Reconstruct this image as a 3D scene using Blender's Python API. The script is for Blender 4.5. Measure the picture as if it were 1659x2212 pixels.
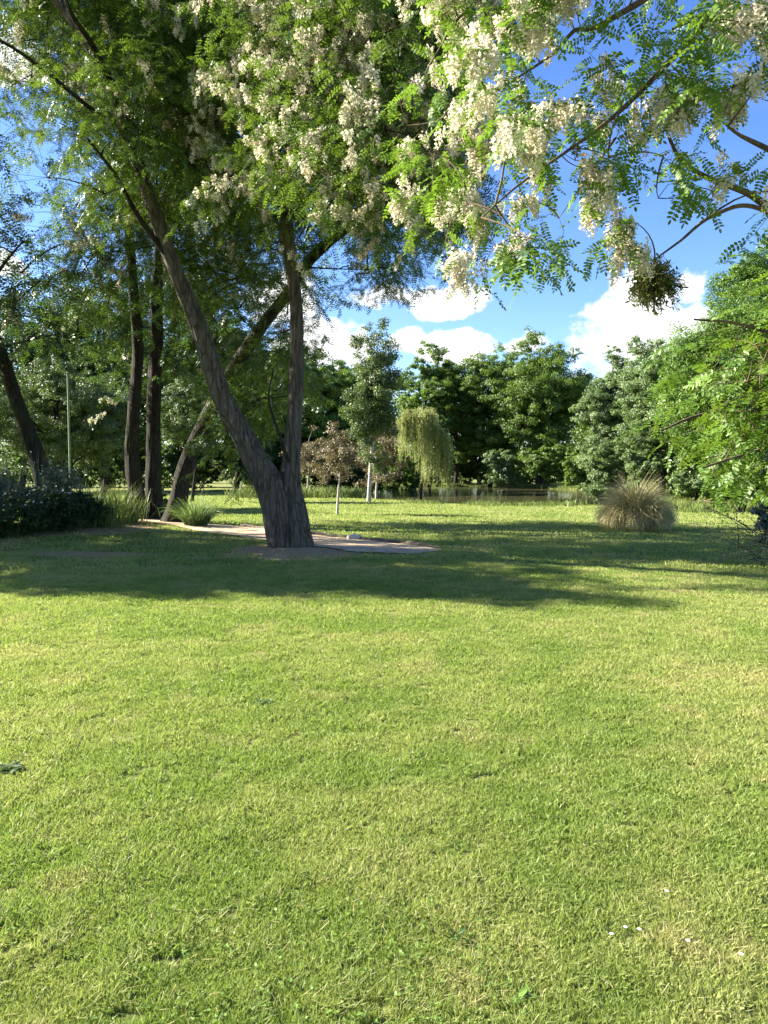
import bpy, math, numpy as np
from math import radians, sin, cos, pi
rng = np.random.default_rng(7)
S = bpy.context.scene
for o in list(bpy.data.objects): bpy.data.objects.remove(o)

# ------------------------------------------------------------------ camera
FP = 1598.5                      # focal length in units of a 1659 x 2212 picture
PITCH = math.atan(86.4/FP)
EYE = 1.6
cam = bpy.data.objects.new('camera', bpy.data.cameras.new('camera'))
S.collection.objects.link(cam); S.camera = cam
cam.location = (0, 0, EYE); cam.rotation_euler = (pi/2-PITCH, 0, 0)
cam.data.sensor_fit = 'HORIZONTAL'; cam.data.sensor_width = 36
cam.data.lens = 36*FP/1659; cam.data.clip_end = 3000; cam.data.clip_start = 0.05
S.render.resolution_x = 768; S.render.resolution_y = 1024
S.view_settings.view_transform = 'Standard'; S.view_settings.look = 'None'
S.view_settings.gamma = 1
S.view_settings.exposure = 2.42
try:
    S.cycles.max_bounces = 5; S.cycles.diffuse_bounces = 2; S.cycles.transmission_bounces = 3
    S.cycles.glossy_bounces = 2; S.cycles.transparent_max_bounces = 4
except Exception: pass

def at(x, y, d):
    """world point seen at (x, y) of a 1659 x 2212 picture, d metres ahead"""
    u, v = (x-829.5)/FP, -(y-1106)/FP
    w = np.array([u, cos(PITCH)+v*sin(PITCH), -sin(PITCH)+v*cos(PITCH)])
    return np.array([0, 0, EYE]) + w*(d/w[1])
def gnd(x, y):
    u, v = (x-829.5)/FP, -(y-1106)/FP
    w = np.array([u, cos(PITCH)+v*sin(PITCH), -sin(PITCH)+v*cos(PITCH)])
    p = np.array([0, 0, EYE]) + w*(EYE/-w[2]); return p

# ------------------------------------------------------------------ sun and sky
SUN_EL = radians(31)
TRAVEL = np.array([1.0, -0.25])              # where the light travels over the ground
TRAVEL /= np.linalg.norm(TRAVEL)
sl = bpy.data.lights.new('sun', 'SUN'); sl.energy = 5.0; sl.angle = radians(0.55); sl.color = (1.0, .93, .80)
so = bpy.data.objects.new('sun', sl); S.collection.objects.link(so)
from mathutils import Vector
to_sun = Vector((-TRAVEL[0]*cos(SUN_EL), -TRAVEL[1]*cos(SUN_EL), sin(SUN_EL)))
so.rotation_euler = to_sun.to_track_quat('Z', 'Y').to_euler(); so.location = (-20, 0, 30)

class NT:
    """small helper to wire node trees"""
    def __init__(s, tree): s.t = tree; s.n = tree.nodes; s.l = tree.links
    def node(s, typ, **kw):
        n = s.n.new(typ)
        for k, v in kw.items(): setattr(n, k, v)
        return n
    def put(s, sock, v):
        if isinstance(v, bpy.types.NodeSocket): s.l.new(v, sock)
        elif v is not None: sock.default_value = v
    def m(s, op, a, b=None, c=None, clamp=False):
        n = s.node('ShaderNodeMath', operation=op, use_clamp=clamp)
        s.put(n.inputs[0], a)
        if b is not None: s.put(n.inputs[1], b)
        if c is not None: s.put(n.inputs[2], c)
        return n.outputs[0]
    def mix(s, f, a, b, blend='MIX'):
        n = s.node('ShaderNodeMix', data_type='RGBA', blend_type=blend)
        s.put(n.inputs['Factor'], f)
        s.put(n.inputs[6], a if isinstance(a, bpy.types.NodeSocket) else (*a, 1))
        s.put(n.inputs[7], b if isinstance(b, bpy.types.NodeSocket) else (*b, 1))
        return n.outputs[2]
    def noise(s, vec, scale, detail=3, rough=.55, dist=0):
        n = s.node('ShaderNodeTexNoise')
        s.put(n.inputs['Vector'], vec); n.inputs['Scale'].default_value = scale
        n.inputs['Detail'].default_value = detail; n.inputs['Roughness'].default_value = rough
        n.inputs['Distortion'].default_value = dist
        return n.outputs['Fac']
    def mapr(s, v, a, b, c=0, d=1, smooth=False):
        n = s.node('ShaderNodeMapRange'); n.interpolation_type = 'SMOOTHSTEP' if smooth else 'LINEAR'
        s.put(n.inputs[0], v)
        for i, q in enumerate((a, b, c, d)): n.inputs[1+i].default_value = q
        return n.outputs[0]
    def scaled(s, vec, sc):
        n = s.node('ShaderNodeMapping'); s.put(n.inputs['Vector'], vec); n.inputs['Scale'].default_value = sc
        return n.outputs[0]

W = bpy.data.worlds.new('World'); S.world = W; W.use_nodes = True
t = NT(W.node_tree); t.n.clear()
sky = t.node('ShaderNodeTexSky'); sky.sky_type = 'NISHITA'; sky.sun_disc = False
sky.sun_elevation = SUN_EL; sky.sun_rotation = math.atan2(to_sun.x, to_sun.y)
sky.altitude = 100; sky.air_density = 1.0; sky.dust_density = 0.35; sky.ozone_density = 3.0
tc = t.node('ShaderNodeTexCoord').outputs['Generated']
sp = t.node('ShaderNodeSeparateXYZ'); t.l.new(tc, sp.inputs[0])
az = t.m('ARCTAN2', sp.outputs[0], sp.outputs[1]); el = t.m('ARCSINE', sp.outputs[2])
warp = t.noise(tc, 9, 6, .62)
warp2 = t.noise(t.scaled(tc, (1, 1, 1.6)), 30, 5, .6)
def azel(x, y):
    p = at(x, y, 1.0) - np.array([0, 0, EYE]); p /= np.linalg.norm(p)
    return math.atan2(p[0], p[1]), math.asin(p[2])
# cumulus banks: centre, half width, half height in picture units
CL = [(715, 760, 110, 75), (600, 640, 90, 60), (820, 640, 90, 30), (960, 655, 100, 34), (1030, 630, 55, 30),
      (985, 755, 85, 42), (880, 735, 45, 28), (1150, 745, 60, 30), (1300, 730, 85, 90), (1400, 680, 95, 95),
      (1290, 790, 80, 60), (1490, 620, 40, 40), (1500, 720, 90, 70),
      (20, 570, 45, 30), (30, 130, 70, 50), (-150, 300, 90, 60), (1900, 500, 160, 110), (1200, -700, 300, 120), (-500, 600, 200, 90)]
acc = None
for (x, y, a, b) in CL:
    A, E = azel(x, y); wa, we = a/FP*.86, b/FP*.84
    da = t.m('DIVIDE', t.m('SUBTRACT', az, A), wa); de = t.m('DIVIDE', t.m('SUBTRACT', el, E), we)
    r2 = t.m('ADD', t.m('MULTIPLY', da, da), t.m('MULTIPLY', de, de))
    v = t.m('SUBTRACT', 1.0, r2)
    acc = v if acc is None else t.m('SMOOTH_MAX', acc, v, .25)
acc = t.m('MAXIMUM', acc, -1.4)
dens = t.m('ADD', acc, t.m('MULTIPLY', t.m('SUBTRACT', warp, .5), 5.2))
dens = t.m('ADD', dens, t.m('MULTIPLY', t.m('SUBTRACT', warp2, .5), 2.8))
mask = t.mapr(dens, -.2, .65, 0, 1, True)
cshade = t.mapr(t.m('ADD', t.m('ADD', t.m('MULTIPLY', warp, 2.2), t.m('MULTIPLY', warp2, 2.2)), t.m('MULTIPLY', dens, .25)), 1.9, 2.9, 0, 1, True)
ccol = t.mix(cshade, (3.7, 3.95, 4.4), (5.2, 5.2, 5.1))
skyc = t.node('ShaderNodeHueSaturation'); t.l.new(sky.outputs[0], skyc.inputs['Color'])
skyc.inputs['Hue'].default_value = .515; skyc.inputs['Saturation'].default_value = 1.22; skyc.inputs['Value'].default_value = 1.0
thin = t.mapr(t.noise(t.scaled(tc, (1, 1, 3)), 4, 5, .6), .5, .8, 0, .07)
base = t.mix(thin, skyc.outputs[0], (4, 4.3, 4.8))
bg = t.node('ShaderNodeBackground'); t.l.new(t.mix(mask, base, ccol), bg.inputs[0]); bg.inputs[1].default_value = .058
wo = t.node('ShaderNodeOutputWorld'); t.l.new(bg.outputs[0], wo.inputs[0])

# ------------------------------------------------------------------ helpers
def tag(o, label=None, cat=None, group=None, kind=None):
    for k, v in (('label', label), ('category', cat), ('group', group), ('kind', kind)):
        if v: o[k] = v
    return o
def empty(name, loc, label, cat, group=None):
    o = bpy.data.objects.new(name, None); o.location = loc; o.empty_display_size = .3
    S.collection.objects.link(o); return tag(o, label, cat, group)

class MB:
    """gathers many polygons and links them as one mesh object"""
    def __init__(s): s.V = []; s.F = []; s.T = []; s.n = 0
    def add(s, V, F, T=0.5):
        V = np.asarray(V, np.float32).reshape(-1, 3); F = np.asarray(F, np.int64)
        if len(F) == 0: return
        s.V.append(V); s.F.append(F+s.n); s.n += len(V)
        s.T.append(np.broadcast_to(np.asarray(T, np.float32), (len(F),)))
    def inst(s, tv, tf, pos, R, sc, T):
        """copies of one template: pos (n,3), R (n,3,3) columns, sc (n,), T (n,)"""
        n = len(pos)
        if n == 0: return
        V = np.einsum('nij,vj->nvi', R, tv)*np.asarray(sc).reshape(-1, 1, 1) + pos[:, None]
        off = (np.arange(n)*len(tv))[:, None, None]
        for f in ([tf] if isinstance(tf, np.ndarray) else tf):
            pass
        tfs = [tf] if isinstance(tf, np.ndarray) else tf
        s.V.append(V.reshape(-1, 3).astype(np.float32))
        for f in tfs:
            FF = (off+f[None]).reshape(-1, f.shape[1])+s.n
            s.F.append(FF); s.T.append(np.repeat(np.asarray(T, np.float32), len(f)))
        s.n += n*len(tv)
    def build(s, name, mat, parent=None, smooth=False):
        me = bpy.data.meshes.new(name)
        V = np.concatenate(s.V)
        if parent is not None: V = V-np.array(parent.location, np.float32)
        me.vertices.add(len(V)); me.vertices.foreach_set('co', V.astype(np.float32).ravel())
        tot = sum(f.size for f in s.F); npoly = sum(len(f) for f in s.F)
        me.loops.add(tot); me.polygons.add(npoly)
        me.loops.foreach_set('vertex_index', np.concatenate([f.ravel() for f in s.F]).astype(np.int32))
        k = np.concatenate([np.full(len(f), f.shape[1]) for f in s.F])
        me.polygons.foreach_set('loop_start', np.concatenate([[0], np.cumsum(k)[:-1]]).astype(np.int32))
        at_ = me.attributes.new('tint', 'FLOAT', 'FACE')
        at_.data.foreach_set('value', np.concatenate(s.T).astype(np.float32))
        me.update(calc_edges=True)
        if smooth: me.shade_smooth()
        else: me.shade_flat()
        me.materials.append(mat)
        o = bpy.data.objects.new(name, me); S.collection.objects.link(o)
        if parent is not None: o.parent = parent
        return o

def unit(v): return v/np.maximum(np.linalg.norm(v, axis=-1, keepdims=True), 1e-9)
def rand_dir(n): return unit(rng.normal(size=(n, 3)))
def frames(d, nrm):
    """columns: side, along d, normal"""
    d = unit(d); x = unit(np.cross(d, nrm)); z = np.cross(x, d)
    return np.stack([x, d, z], axis=2)
def catmull(P, m):
    P = np.asarray(P, float); n = len(P)
    Q = np.vstack([2*P[0]-P[1], P, 2*P[-1]-P[-2]])
    out = []
    for i in range(n-1):
        a, b, c, d = Q[i:i+4]
        for u in np.linspace(0, 1, m, endpoint=False):
            out.append(.5*((2*b)+(-a+c)*u+(2*a-5*b+4*c-d)*u*u+(-a+3*b-3*c+d)*u**3))
    out.append(P[-1]); return np.array(out)
def vnoise(p, seed=0):
    """cheap smooth 3-d value noise in numpy, p (...,3)"""
    i = np.floor(p).astype(np.int64); f = p-i; f = f*f*(3-2*f)
    def h(a):
        v = (a[..., 0]*374761393+a[..., 1]*668265263+a[..., 2]*2147483647+seed*1274126177) & 0xffffffff
        v = ((v ^ (v >> 13))*1274126177) & 0xffffffff
        return ((v ^ (v >> 16)) & 0xffff)/65535.
    r = 0
    for dx in (0, 1):
        for dy in (0, 1):
            for dz in (0, 1):
                w = (f[..., 0] if dx else 1-f[..., 0])*(f[..., 1] if dy else 1-f[..., 1])*(f[..., 2] if dz else 1-f[..., 2])
                r = r+w*h(i+np.array([dx, dy, dz]))
    return r
def batch_tube(mb, paths, radii, k=3, T=.5):
    """paths (n,m,3), radii (n,m)"""
    paths = np.asarray(paths, float); radii = np.asarray(radii, float)
    n, m, _ = paths.shape
    if n == 0: return
    tg = unit(np.gradient(paths, axis=1))
    ref = np.where(np.abs(tg[..., 2:3]) > .9, np.array([1., 0, 0]), np.array([0., 0, 1]))
    a = unit(np.cross(tg, ref)); b = np.cross(tg, a)
    an = np.arange(k)*2*pi/k
    V = paths[:, :, None]+radii[:, :, None, None]*(np.cos(an)[None, None, :, None]*a[:, :, None]+np.sin(an)[None, None, :, None]*b[:, :, None])
    i = np.arange(m-1)[:, None]*k; j = np.arange(k)[None]
    q = np.stack([i+j, i+(j+1) % k, i+k+(j+1) % k, i+k+j], -1).reshape(-1, 4)
    F = (np.arange(n)[:, None, None]*m*k+q[None]).reshape(-1, 4)
    mb.add(V.reshape(-1, 3), F, T)
def trunk_tube(mb, pts, rad, sides=40, m=10, rough=.10, flare=0.0, furrow=9, seed=0):
    """a bark-covered stem: furrows run along it, real relief"""
    P = catmull(pts, m); r = catmull(np.array(rad)[:, None]*[1, 1, 1], m)[:, 0]
    L = np.concatenate([[0], np.cumsum(np.linalg.norm(np.diff(P, axis=0), axis=1))])
    N = max(int(L[-1]/.07), 8); s = np.linspace(0, L[-1], N)
    P = np.stack([np.interp(s, L, P[:, i]) for i in range(3)], 1); r = np.interp(s, L, r)
    tg = unit(np.gradient(P, axis=0)); a = unit(np.cross(tg, [0.02, -1, 0.05])); b = np.cross(tg, a)
    an = np.arange(sides)*2*pi/sides
    ca, sa = np.cos(an), np.sin(an)
    q = np.stack(np.broadcast_arrays(ca[None]*furrow/3, sa[None]*furrow/3, s[:, None]*1.3+seed*7), -1)
    f1 = np.abs(vnoise(q*1.0, seed)*2-1); f2 = np.abs(vnoise(q*np.array([2.3, 2.3, 1.7]), seed+1)*2-1)
    big = vnoise(q*np.array([.35, .35, .5]), seed+2)-.5
    disp = 1+rough*(1.0*f1+.7*f2-.8)+.22*big
    if flare: disp = disp*(1+flare*np.exp(-s[:, None]/.28)*(1+.45*np.sin(an*5+seed)[None]))
    V = P[:, None]+(r[:, None]*disp)[..., None]*(ca[None, :, None]*a[:, None]+sa[None, :, None]*b[:, None])
    i = np.arange(N-1)[:, None]*sides; j = np.arange(sides)[None]
    F = np.stack([i+j, i+(j+1) % sides, i+sides+(j+1) % sides, i+sides+j], -1).reshape(-1, 4)
    mb.add(V.reshape(-1, 3), F, .5)
    return P

# ------------------------------------------------------------------ materials
def newmat(name):
    m = bpy.data.materials.new(name); m.use_nodes = True; t = NT(m.node_tree); t.n.clear(); return m, t
def leafmat(name, dark, light, trans, tw=.35, rough=.45, spec=.3):
    m, t = newmat(name)
    a = t.node('ShaderNodeAttribute', attribute_name='tint').outputs['Fac']
    col = t.mix(a, dark, light)
    p = t.node('ShaderNodeBsdfPrincipled'); t.put(p.inputs['Base Color'], col)
    p.inputs['Roughness'].default_value = rough; p.inputs['Specular IOR Level'].default_value = spec
    tr = t.node('ShaderNodeBsdfTranslucent'); t.put(tr.inputs[0], t.mix(a, [c*.6 for c in trans], trans))
    mx = t.node('ShaderNodeMixShader'); mx.inputs[0].default_value = tw
    t.l.new(p.outputs[0], mx.inputs[1]); t.l.new(tr.outputs[0], mx.inputs[2])
    o = t.node('ShaderNodeOutputMaterial'); t.l.new(mx.outputs[0], o.inputs[0]); return m
def barkmat(name, dark, light, moss=None, zs=2.2, sc=14, bump=.6, bands=False):
    m, t = newmat(name)
    oc = t.node('ShaderNodeTexCoord').outputs['Object']
    st = t.scaled(oc, (1, 1, zs/sc*1.0))
    n1 = t.noise(st, sc, 5, .65, .6)
    rid = t.m('ABSOLUTE', t.m('SUBTRACT', t.m('MULTIPLY', n1, 2), 1))
    rid = t.mapr(rid, 0, .35)
    vo = t.node('ShaderNodeTexVoronoi', feature='DISTANCE_TO_EDGE'); vo.inputs['Scale'].default_value = sc*.55
    dv = t.node('ShaderNodeVectorMath', operation='ADD'); nz = t.node('ShaderNodeTexNoise'); t.put(nz.inputs['Vector'], st); nz.inputs['Scale'].default_value = sc*.8
    ms = t.node('ShaderNodeVectorMath', operation='SCALE'); t.l.new(nz.outputs['Color'], ms.inputs[0]); ms.inputs['Scale'].default_value = .12
    t.put(dv.inputs[0], st); t.l.new(ms.outputs[0], dv.inputs[1]); t.l.new(dv.outputs[0], vo.inputs['Vector'])
    rid = t.m('MULTIPLY', t.m('ADD', .35, t.m('MULTIPLY', rid, .65)), t.mapr(vo.outputs['Distance'], .0, .16))
    n2 = t.noise(oc, 3.5, 4)
    col = t.mix(rid, dark, light)
    col = t.mix(t.mapr(n2, .35, .7, 0, .5), col, [c*.55 for c in light])
    if moss: col = t.mix(t.mapr(t.noise(oc, 2.1, 5), .5, .68, 0, .7), col, moss)
    if bands:
        bn = t.noise(t.scaled(oc, (1.2, 1.2, 9)), 2.2, 4, .6)
        col = t.mix(t.mapr(bn, .56, .66), col, (.04, .035, .03))
    p = t.node('ShaderNodeBsdfPrincipled'); t.put(p.inputs['Base Color'], col); p.inputs['Roughness'].default_value = .9
    p.inputs['Specular IOR Level'].default_value = .15
    b = t.node('ShaderNodeBump'); b.inputs['Strength'].default_value = bump; b.inputs['Distance'].default_value = .03
    t.put(b.inputs['Height'], t.m('ADD', rid, t.m('MULTIPLY', t.noise(oc, 60, 3), .4))); t.l.new(b.outputs[0], p.inputs['Normal'])
    o = t.node('ShaderNodeOutputMaterial'); t.l.new(p.outputs[0], o.inputs[0]); return m

M = {}
M['locust'] = leafmat('locust_leaf', (.045, .10, .012), (.105, .165, .030), (.145, .235, .022), .32)
M['locust_young'] = leafmat('locust_leaf_young', (.07, .15, .012), (.135, .225, .03), (.20, .34, .028), .38)
M['locust_dull'] = leafmat('locust_leaf_dull', (.032, .066, .015), (.08, .13, .03), (.10, .19, .018), .28)
M['spray'] = leafmat('low_spray_leaf', (.055, .12, .012), (.11, .185, .025), (.155, .26, .02), .36)
M['petal'] = leafmat('locust_petal', (.58, .50, .32), (.87, .82, .65), (.75, .70, .54), .32, .6, .1)
M['oak'] = leafmat('oak_leaf', (.040, .080, .014), (.13, .20, .035), (.19, .31, .035), .40)
M['fresh'] = leafmat('fresh_leaf', (.05, .105, .015), (.13, .215, .03), (.16, .29, .03), .34)
M['grey'] = leafmat('grey_green_leaf', (.06, .105, .035), (.19, .26, .11), (.21, .32, .07), .36)
M['dark'] = leafmat('dark_leaf', (.016, .038, .010), (.05, .095, .018), (.07, .14, .015), .2)
M['willow'] = leafmat('willow_leaf', (.15, .19, .055), (.34, .38, .14), (.42, .45, .12), .35)
M['purple'] = leafmat('brownish_leaf', (.085, .075, .035), (.24, .20, .11), (.22, .18, .06), .25)
M['bird'] = leafmat('pale_twinkling_leaf', (.05, .085, .025), (.165, .21, .075), (.16, .25, .05), .25, .45, .3)
M['straw'] = leafmat('straw_blade', (.17, .19, .05), (.62, .53, .27), (.48, .44, .18), .3)
M['mistle'] = leafmat('mistletoe_leaf', (.06, .085, .018), (.19, .21, .06), (.20, .25, .03), .3)
M['bank'] = leafmat('bank_grass', (.06, .10, .02), (.22, .26, .08), (.22, .30, .06), .3)
M['hedge'] = leafmat('sunlit_tip_leaf', (.03, .055, .02), (.25, .30, .19), (.15, .20, .08), .15, .4, .5)  # pale end of the mix paints sunlit tips into the leaf colour
M['white'] = leafmat('white_flower', (.75, .75, .72), (.85, .85, .82), (.6, .6, .55), .15)
M['bluebush'] = leafmat('blue_green_leaf', (.03, .055, .045), (.10, .15, .12), (.06, .12, .06), .2)
M['clover'] = leafmat('clover_leaf', (.09, .16, .03), (.16, .26, .05), (.15, .28, .03), .25)
M['bark'] = barkmat('furrowed_bark', (.030, .023, .017), (.22, .185, .145), None, 2.0, 16, .9)
M['bark_dark'] = barkmat('shaded_dark_bark', (.010, .008, .006), (.060, .051, .040), (.035, .042, .018), 2.0, 15, .8)  # bark colour darkened to carry the backlit shade of the left trunks
M['twig'] = barkmat('twig_bark', (.05, .035, .025), (.16, .12, .09), (.20, .14, .05), 8, 30, .2)
M['birch'] = barkmat('birch_bark', (.30, .27, .23), (.62, .58, .52), None, 12, 12, .3, True)

def lawn_nodes(t):
    """colour of the turf at a place: shared by the ground and the blades"""
    g = t.node('ShaderNodeNewGeometry').outputs['Position']
    flat = t.scaled(g, (1, 1, 0))
    n1 = t.noise(flat, .55, 4, .6); n2 = t.noise(flat, 2.3, 4, .6); n3 = t.noise(t.scaled(flat, (.25, 1, 0)), 1.1, 4, .6)
    dry = t.mapr(t.m('ADD', t.m('MULTIPLY', n1, .5), t.m('ADD', t.m('MULTIPLY', n2, .3), t.m('MULTIPLY', n3, .3))), .46, .66, 0, 1, True)
    worn = t.mapr(t.m('ADD', t.noise(flat, 1.3, 5, .65), t.m('MULTIPLY', n1, .3)), .69, .82, 0, 1, True)
    return g, flat, dry, worn
TREE = gnd(632, 1190)
# turf
m, t = newmat('turf'); M['turf'] = m
g, flat, dry, worn = lawn_nodes(t)
fine = t.noise(flat, 45, 5, .7); mid = t.noise(t.scaled(flat, (.4, 1, 0)), 9, 4, .6)
col = t.mix(dry, (.095, .125, .028), (.24, .24, .08))
col = t.mix(t.mapr(fine, .3, .7, .6, .0), col, (.045, .07, .015))
col = t.mix(t.mapr(mid, .4, .75, 0, .4), col, (.27, .29, .09))
col = t.mix(t.m('MULTIPLY', worn, .5), col, (.30, .24, .14))
s2 = t.node('ShaderNodeSeparateXYZ'); t.l.new(g, s2.inputs[0])
def blob(cx, cy, ax, ay, edge=.5, nscale=1.6, amt=1.1):
    dx = t.m('DIVIDE', t.m('SUBTRACT', s2.outputs[0], cx), ax); dy = t.m('DIVIDE', t.m('SUBTRACT', s2.outputs[1], cy), ay)
    r = t.m('SUBTRACT', 1.0, t.m('ADD', t.m('MULTIPLY', dx, dx), t.m('MULTIPLY', dy, dy)))
    r = t.m('ADD', r, t.m('MULTIPLY', t.m('SUBTRACT', t.noise(flat, nscale, 5, .65), .5), amt))
    return t.mapr(r, 0, edge, 0, 1, True)
SOIL = [(TREE[0]+.1, TREE[1]-.6, 1.5, 1.5), (-7.9, 19.2, 2.4, 3.0), (-5.9, 14.2, 2.0, .5), (-2.9, 6.9, .35, .22), (-1.0, 6.5, .22, .12), (-3.6, 7.2, .2, .1), (-0.5, 12.5, .8, .4)]
soil = None
for (a, b, c, d) in SOIL:
    q = blob(a, b, c, d); soil = q if soil is None else t.m('MAXIMUM', soil, q)
sc_ = t.mix(t.noise(flat, 7, 5, .7), (.24, .15, .08), (.47, .345, .21))
sc_ = t.mix(t.mapr(t.noise(flat, 32, 4, .7), .5, .7), sc_, (.10, .075, .045))
col = t.mix(soil, col, sc_)
# pond bed and banks
dz = t.mapr(s2.outputs[2], -.12, -.28); col = t.mix(dz, col, (.06, .045, .025))
p = t.node('ShaderNodeBsdfPrincipled'); t.put(p.inputs['Base Color'], col); p.inputs['Roughness'].default_value = .95
p.inputs['Specular IOR Level'].default_value = .1
b = t.node('ShaderNodeBump'); b.inputs['Strength'].default_value = .8; b.inputs['Distance'].default_value = .03
t.put(b.inputs['Height'], t.m('ADD', fine, mid)); t.l.new(b.outputs[0], p.inputs['Normal'])
o = t.node('ShaderNodeOutputMaterial'); t.l.new(p.outputs[0], o.inputs[0])
# blades
m, t = newmat('grass_blades'); M['blade'] = m
g, flat, dry, worn = lawn_nodes(t)
a = t.node('ShaderNodeAttribute', attribute_name='tint').outputs['Fac']
col = t.mix(dry, (.20, .27, .060), (.35, .365, .125))
col = t.mix(t.mapr(a, .0, .5, .55, 0), col, (.055, .125, .018))
col = t.mix(t.mapr(a, .72, 1, 0, .8), col, (.50, .47, .20))
col = t.mix(t.m('MULTIPLY', worn, .55), col, (.42, .36, .17))
p = t.node('ShaderNodeBsdfPrincipled'); t.put(p.inputs['Base Color'], col); p.inputs['Roughness'].default_value = .5
p.inputs['Specular IOR Level'].default_value = .35
tr = t.node('ShaderNodeBsdfTranslucent'); t.put(tr.inputs[0], t.mix(.35, col, (.42, .60, .06)))
mx = t.node('ShaderNodeMixShader'); mx.inputs[0].default_value = .38
t.l.new(p.outputs[0], mx.inputs[1]); t.l.new(tr.outputs[0], mx.inputs[2])
o = t.node('ShaderNodeOutputMaterial'); t.l.new(mx.outputs[0], o.inputs[0])
# gravel path, stone, soil edge, post, water
def simple(name, c1, c2, sc=20, rough=.9, bump=.5, dist=.01, metal=0):
    m, t = newmat(name); oc = t.node('ShaderNodeTexCoord').outputs['Object']
    n = t.noise(oc, sc, 5, .7); n2 = t.noise(oc, sc*.12, 4)
    col = t.mix(t.mapr(t.m('ADD', t.m('MULTIPLY', n, .6), t.m('MULTIPLY', n2, .4)), .35, .65), c1, c2)
    p = t.node('ShaderNodeBsdfPrincipled'); t.put(p.inputs['Base Color'], col); p.inputs['Roughness'].default_value = rough
    p.inputs['Metallic'].default_value = metal
    b = t.node('ShaderNodeBump'); b.inputs['Strength'].default_value = bump; b.inputs['Distance'].default_value = dist
    t.put(b.inputs['Height'], n); t.l.new(b.outputs[0], p.inputs['Normal'])
    o = t.node('ShaderNodeOutputMaterial'); t.l.new(p.outputs[0], o.inputs[0]); return m
M['gravel'] = simple('pale_gravel', (.25, .17, .09), (.66, .50, .32), 30, .95, 1, .02)
M['stone'] = simple('pale_stone', (.30, .28, .25), (.52, .50, .45), 14)
M['timber'] = simple('weathered_edging', (.05, .038, .026), (.15, .12, .085), 12)
M['post'] = simple('green_paint', (.16, .24, .16), (.24, .34, .22), 9, .5, .1)
M['log'] = simple('weathered_log', (.16, .10, .06), (.34, .24, .16), 10)
m, t = newmat('pond_water'); M['water'] = m
oc = t.node('ShaderNodeTexCoord').outputs['Object']
p = t.node('ShaderNodeBsdfPrincipled'); p.inputs['Base Color'].default_value = (.075, .07, .032, 1)
p.inputs['Roughness'].default_value = .06; p.inputs['IOR'].default_value = 1.33
b = t.node('ShaderNodeBump'); b.inputs['Strength'].default_value = .25; b.inputs['Distance'].default_value = .02
t.put(b.inputs['Height'], t.noise(t.scaled(oc, (.6, 1.6, 1)), 2.5, 3)); t.l.new(b.outputs[0], p.inputs['Normal'])
o = t.node('ShaderNodeOutputMaterial'); t.l.new(p.outputs[0], o.inputs[0])

# ------------------------------------------------------------------ ground, pond, path
PC = (7.5, 64, 11.5, 26)
def smooth(a, b, x):
    u = np.clip((x-a)/(b-a), 0, 1); return u*u*(3-2*u)
def H(x, y):
    x = np.asarray(x, float); y = np.asarray(y, float)
    e = ((x-PC[0])/PC[2])**2+((y-PC[1])/PC[3])**2
    e = e+.10*np.sin(x*.9+y*.35)+.06*np.sin(y*.8-x*.5)
    h = -1.1*smooth(1.14, .78, e)
    h = h+.30*np.exp(-(((x+9.5)/4.2)**2+((y-20)/4.5)**2))
    h = h+.10*np.exp(-(((x-TREE[0])/1.6)**2+((y-TREE[1])/1.6)**2))
    h = h+.018*np.sin(x*.7+1)*np.sin(y*.55)*np.clip(y/8, 0, 1)
    return h
def G(x, y, d=None):
    p = gnd(x, y) if d is None else at(x, y, d); p[2] = float(H(p[0], p[1])); return p
xs = np.concatenate([-np.geomspace(900, 32, 26), np.arange(-30, 30.01, .4), np.geomspace(32, 900, 26)])
ys = np.concatenate([-np.geomspace(300, 6, 14), np.arange(-5, 100.01, .4), np.geomspace(103, 1500, 26)])
X, Y = np.meshgrid(xs, ys)
V = np.stack([X, Y, H(X, Y)], -1).reshape(-1, 3)
nx, ny = len(xs), len(ys)
i = np.arange(ny-1)[:, None]*nx; j = np.arange(nx-1)[None]
mb = MB(); mb.add(V, np.stack([i+j, i+j+1, i+nx+j+1, i+nx+j], -1).reshape(-1, 4))
tag(mb.build('lawn', M['turf'], smooth=True), kind='structure')
mb = MB()
n = 96; an = np.arange(n)*2*pi/n
V = np.vstack([[PC[0], PC[1], -.2], np.stack([PC[0]+PC[2]*1.08*np.cos(an), PC[1]+PC[3]*1.08*np.sin(an), np.full(n, -.2)], 1)])
mb.add(V, np.stack([np.zeros(n, int), 1+np.arange(n), 1+(np.arange(n)+1) % n], 1))
tag(mb.build('pond', M['water']), kind='structure')

top = [G(q, r) for q, r in ((300, 1128), (380, 1133), (440, 1138), (520, 1144), (600, 1150), (670, 1156), (765, 1166), (850, 1176), (915, 1184), (955, 1190))]
bot = [G(q, r) for q, r in ((300, 1140), (380, 1148), (450, 1157), (520, 1163), (600, 1176), (690, 1192), (770, 1199), (850, 1202), (905, 1200), (955, 1192))]
T_, B_ = catmull(top, 6), catmull(bot, 6)
u = np.linspace(0, 1, 9)[None, :, None]
V = T_[:, None]*(1-u)+B_[:, None]*u
V[..., 1] += (.35*(vnoise(V*np.array([2.1, 2.1, 0])+3, 6)-.5)+.05*rng.normal(size=V.shape[:2]))*np.isin(np.arange(9), (0, 8))[None]
V[..., 2] = H(V[..., 0], V[..., 1])+.022
a_, b_ = V.shape[:2]; i = np.arange(a_-1)[:, None]*b_; j = np.arange(b_-1)[None]
mb = MB(); mb.add(V.reshape(-1, 3), np.stack([i+j, i+j+1, i+b_+j+1, i+b_+j], -1).reshape(-1, 4))
tag(mb.build('path', M['gravel'], smooth=True), kind='structure')
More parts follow.
